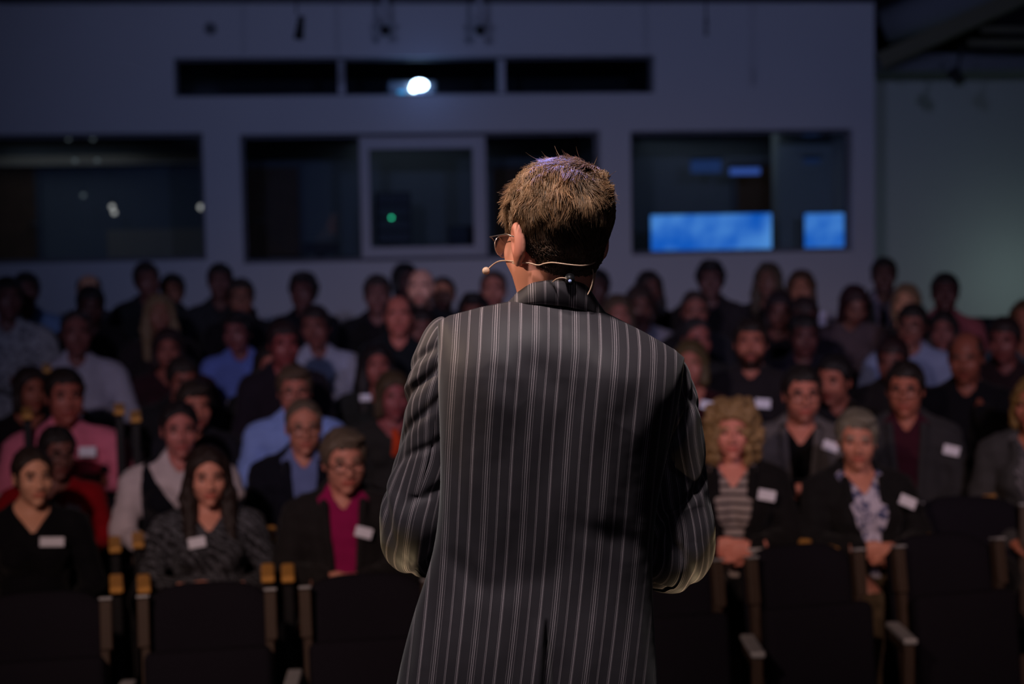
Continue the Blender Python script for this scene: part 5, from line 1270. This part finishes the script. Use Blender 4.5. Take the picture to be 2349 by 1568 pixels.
for k in range(K_):
    pts.append(pts[-1] + dirn * (length / K_)[:, None])
    q = (pts[-1] - Ce) / Ra; rl = np.linalg.norm(q, axis=1)[:, None]; nn = q / Ra; nn /= np.linalg.norm(nn, axis=1)[:, None]
    curl = nz3(pts[-1], 120, k * .5) * .20
    lift_ = np.clip((1.0 + (.03 + (.05 + .17 * lock[:, None]) * topness[:, None] + .06 * topness[:, None] * (root_[:, 1:2] < -.02)) * (k + 1) / K_ - rl) * 6, -.9, .7)
    tang = flow - nn * (flow * nn).sum(1)[:, None]
    old = dirn.copy(); dirn = dirn * .45 + tang * .55 + nn * lift_ + curl * (.3 + topness[:, None] * .9) + np.array((0, 0, -.02)); dirn = np.where(stray[:, None], old + nn * .15 + curl * .5, dirn); dirn /= np.linalg.norm(dirn, axis=1)[:, None]
PT = np.stack(pts, 1)       # NS, K+1, 3
up_ = np.cross(np.diff(PT, axis=1, append=PT[:, -1:] + (PT[:, -1:] - PT[:, -2:-1])), nr[:, None, :]); up_ /= np.linalg.norm(up_, axis=2, keepdims=True) + 1e-9
sd = np.cross(up_, nr[:, None, :]); sd /= np.linalg.norm(sd, axis=2, keepdims=True) + 1e-9
wd = (.00088 * np.linspace(1, .25, K_ + 1))[None, :, None] * RNG.uniform(.7, 1.3, NS)[:, None, None]
A0 = PT + up_ * wd; A1 = PT - up_ * wd; A2 = PT + nr[:, None, :] * wd * .9
VV = np.stack([A0, A1, A2], 2).reshape(-1, 3)
base = (np.arange(NS)[:, None] * (K_ + 1) + np.arange(K_)[None]).ravel() * 3
FFs = np.concatenate([np.stack([base + a, base + b, base + 3 + b, base + 3 + a], 1) for a, b in ((0, 1), (1, 2), (2, 0))])
VVl = VV @ Mn[:3, :3].T + Mn[:3, 3]
hair_o = meshobj('hair', np.vstack([SVl, VVl]), np.vstack([SF, FFs + len(SVl)]), HM2, sp)
brown = np.array(L((176, 138, 104))); dark = np.array(L((112, 88, 74))); grey = np.array(L((118, 106, 98)))  # lit top and shaded lower hair are put into the strand colours
tn = np.clip((root_[:, 2] - .0) / .06, 0, 1)[:, None]
rc = dark * (1 - tn) + brown * tn; temple = np.clip((-root_[:, 1] + .03) / .06, 0, 1) * np.clip((.05 - root_[:, 2]) / .04, 0, 1)
isg = (RNG.rand(NS) < (.03 + .40 * temple))[:, None]; rc = np.where(isg, grey, rc) * RNG.uniform(.6, 1.3, (NS, 1)) * (.55 + .75 * lock[:, None])  # grey hairs, plus highlights and shade of the locks painted into the colour
cs = np.repeat(np.hstack([rc, np.ones((NS, 1))]), (K_ + 1) * 3, axis=0)
cc = np.vstack([np.tile([*(dark * .6), 1], (len(SVl), 1)), cs]); ca = hair_o.data.color_attributes.new('shade', 'FLOAT_COLOR', 'POINT'); ca.data.foreach_set('color', cc.astype(np.float32).ravel())
hair_o['label'] = 'wavy light brown hair, greying at the sides, shade painted in lower down'

# glasses: thin metal rims, clear lenses
M['rim'] = mat('thin_silver_rim', (.62, .50, .44), .25, .9, scale=50, var=.05, bump=0); M['lensglass'] = glass_mat('spectacle_lens', (.98, .98, .99), .015)
gl = None; b = MB(); lens_pts = {}
for s in (-1, 1):
    c = Vector((s * .034, -.112, -.004)); pts = []
    for i in range(28):
        a = i * 2 * PI / 28; ca_, sa_ = math.cos(a), math.sin(a)
        pts.append(c + Vector((math.copysign(abs(ca_) ** .75, ca_) * .025, (.006 if s * ca_ > .6 else .002 * max(0, s * ca_)), math.copysign(abs(sa_) ** .8, sa_) * .019)))
    b.tube(pts, .0009, 6, closed=True); lens_pts[s] = (c, pts)
    b.tube([c + Vector((s * .025, .005, .008)), Vector((s * .064, -.104, .010)), Vector((s * .078, -.085, .010)), Vector((s * .086, -.01, .006)), Vector((s * .083, .028, -.006))], .0011, 6)
b.tube([(-.0095, -.113, .002), (0, -.117, .006), (.0095, -.113, .002)], .001, 6)
g = b.build('glasses', M['rim'], sp, True); g.matrix_local = MH; g['label'] = 'thin rimmed glasses'
for s in (-1, 1):
    c, pts = lens_pts[s]; n = len(pts); me = meshobj('lens', np.array([tuple(p) for p in pts] + [tuple(c + Vector((0, .0, 0)))]), [(i, (i + 1) % n, n) for i in range(n)], M['lensglass'], g, False)
    md = me.modifiers.new('t', 'SOLIDIFY'); md.thickness = .001
# headset microphone
M['beige'] = mat('beige_headset_plastic', (.62, .42, .30), .45, scale=60, var=.05, bump=0)
hs = empty('headset_microphone', hc_w); tag(hs, 'beige headset microphone with ball tip worn by the speaker', 'microphone')
HSI = Matrix.Translation(hs.location).inverted()
def hp_(px, py, Y): return tuple(HSI @ P(px, py, Y))
def curve_px(pts, n): return [hp_(*q) for q in smooth_path(pts, n)]
b = MB(); b.tube(curve_px([(1215, 603, 2.885), (1195, 602, 2.90), (1168, 598, 2.94), (1150, 598, 2.985), (1138, 602, 3.01), (1126, 611, 3.02), (1118, 619, 3.025)], 30), .0013, 8); b.build('boom', M['beige'], hs, True)
b = MB(); b.sph(hp_(1115, 621, 3.025), .0072, (1, 1, 1), 18); b.build('microphone_ball', M['beige'], hs, True)
b = MB(); b.tube(curve_px([(1215, 603, 2.882), (1235, 608, 2.872), (1250, 604, 2.866), (1268, 602, 2.850), (1300, 606, 2.842), (1335, 609, 2.848), (1360, 604, 2.880), (1374, 590, 2.93)], 40), .0013, 8); b.build('neck_band', M['beige'], hs, True)
b = MB(); b.tube(curve_px([(1176, 603, 2.92), (1190, 604, 2.90), (1202, 590, 2.895), (1202, 560, 2.895), (1196, 535, 2.90), (1186, 522, 2.905), (1178, 528, 2.92)], 30), .0015, 8); b.build('ear_hook', M['beige'], hs, True)
b = MB(); b.tube(curve_px([(1374, 590, 2.93), (1380, 575, 2.95), (1384, 565, 2.96)], 10), .0015, 8); b.build('ear_hook', M['beige'], hs, True)
b = MB(); b.tube(curve_px([(1358, 612, 2.90), (1361, 630, 2.88), (1357, 655, 2.868), (1348, 676, 2.862)], 24), .0011, 8); b.tube(curve_px([(1268, 646, 2.868), (1278, 639, 2.850), (1292, 637, 2.845), (1300, 640, 2.845)], 14), .0010, 8); b.build('cable', M['beige'], hs, True)
cp = Vector(hp_(1307, 640, 2.868)); b = MB(); b.cyl(cp, .0085, .016, Matrix.Rotation(1.2, 3, 'X'), 20); b.build('cable_clip', M['black'], hs, True)
b = MB(); b.cyl(cp + Vector((0, -.009, -.003)), .0030, .002, Matrix.Rotation(1.2, 3, 'X'), 14); b.build('clip_rivet', mat('pale_blue_rivet', (.35, .45, .8), .3, bump=0), hs, True)
print('OBJECTS', len(bpy.data.objects), 'TRIS~', sum(len(o.data.polygons) * 2 for o in bpy.data.objects if o.type == 'MESH'))
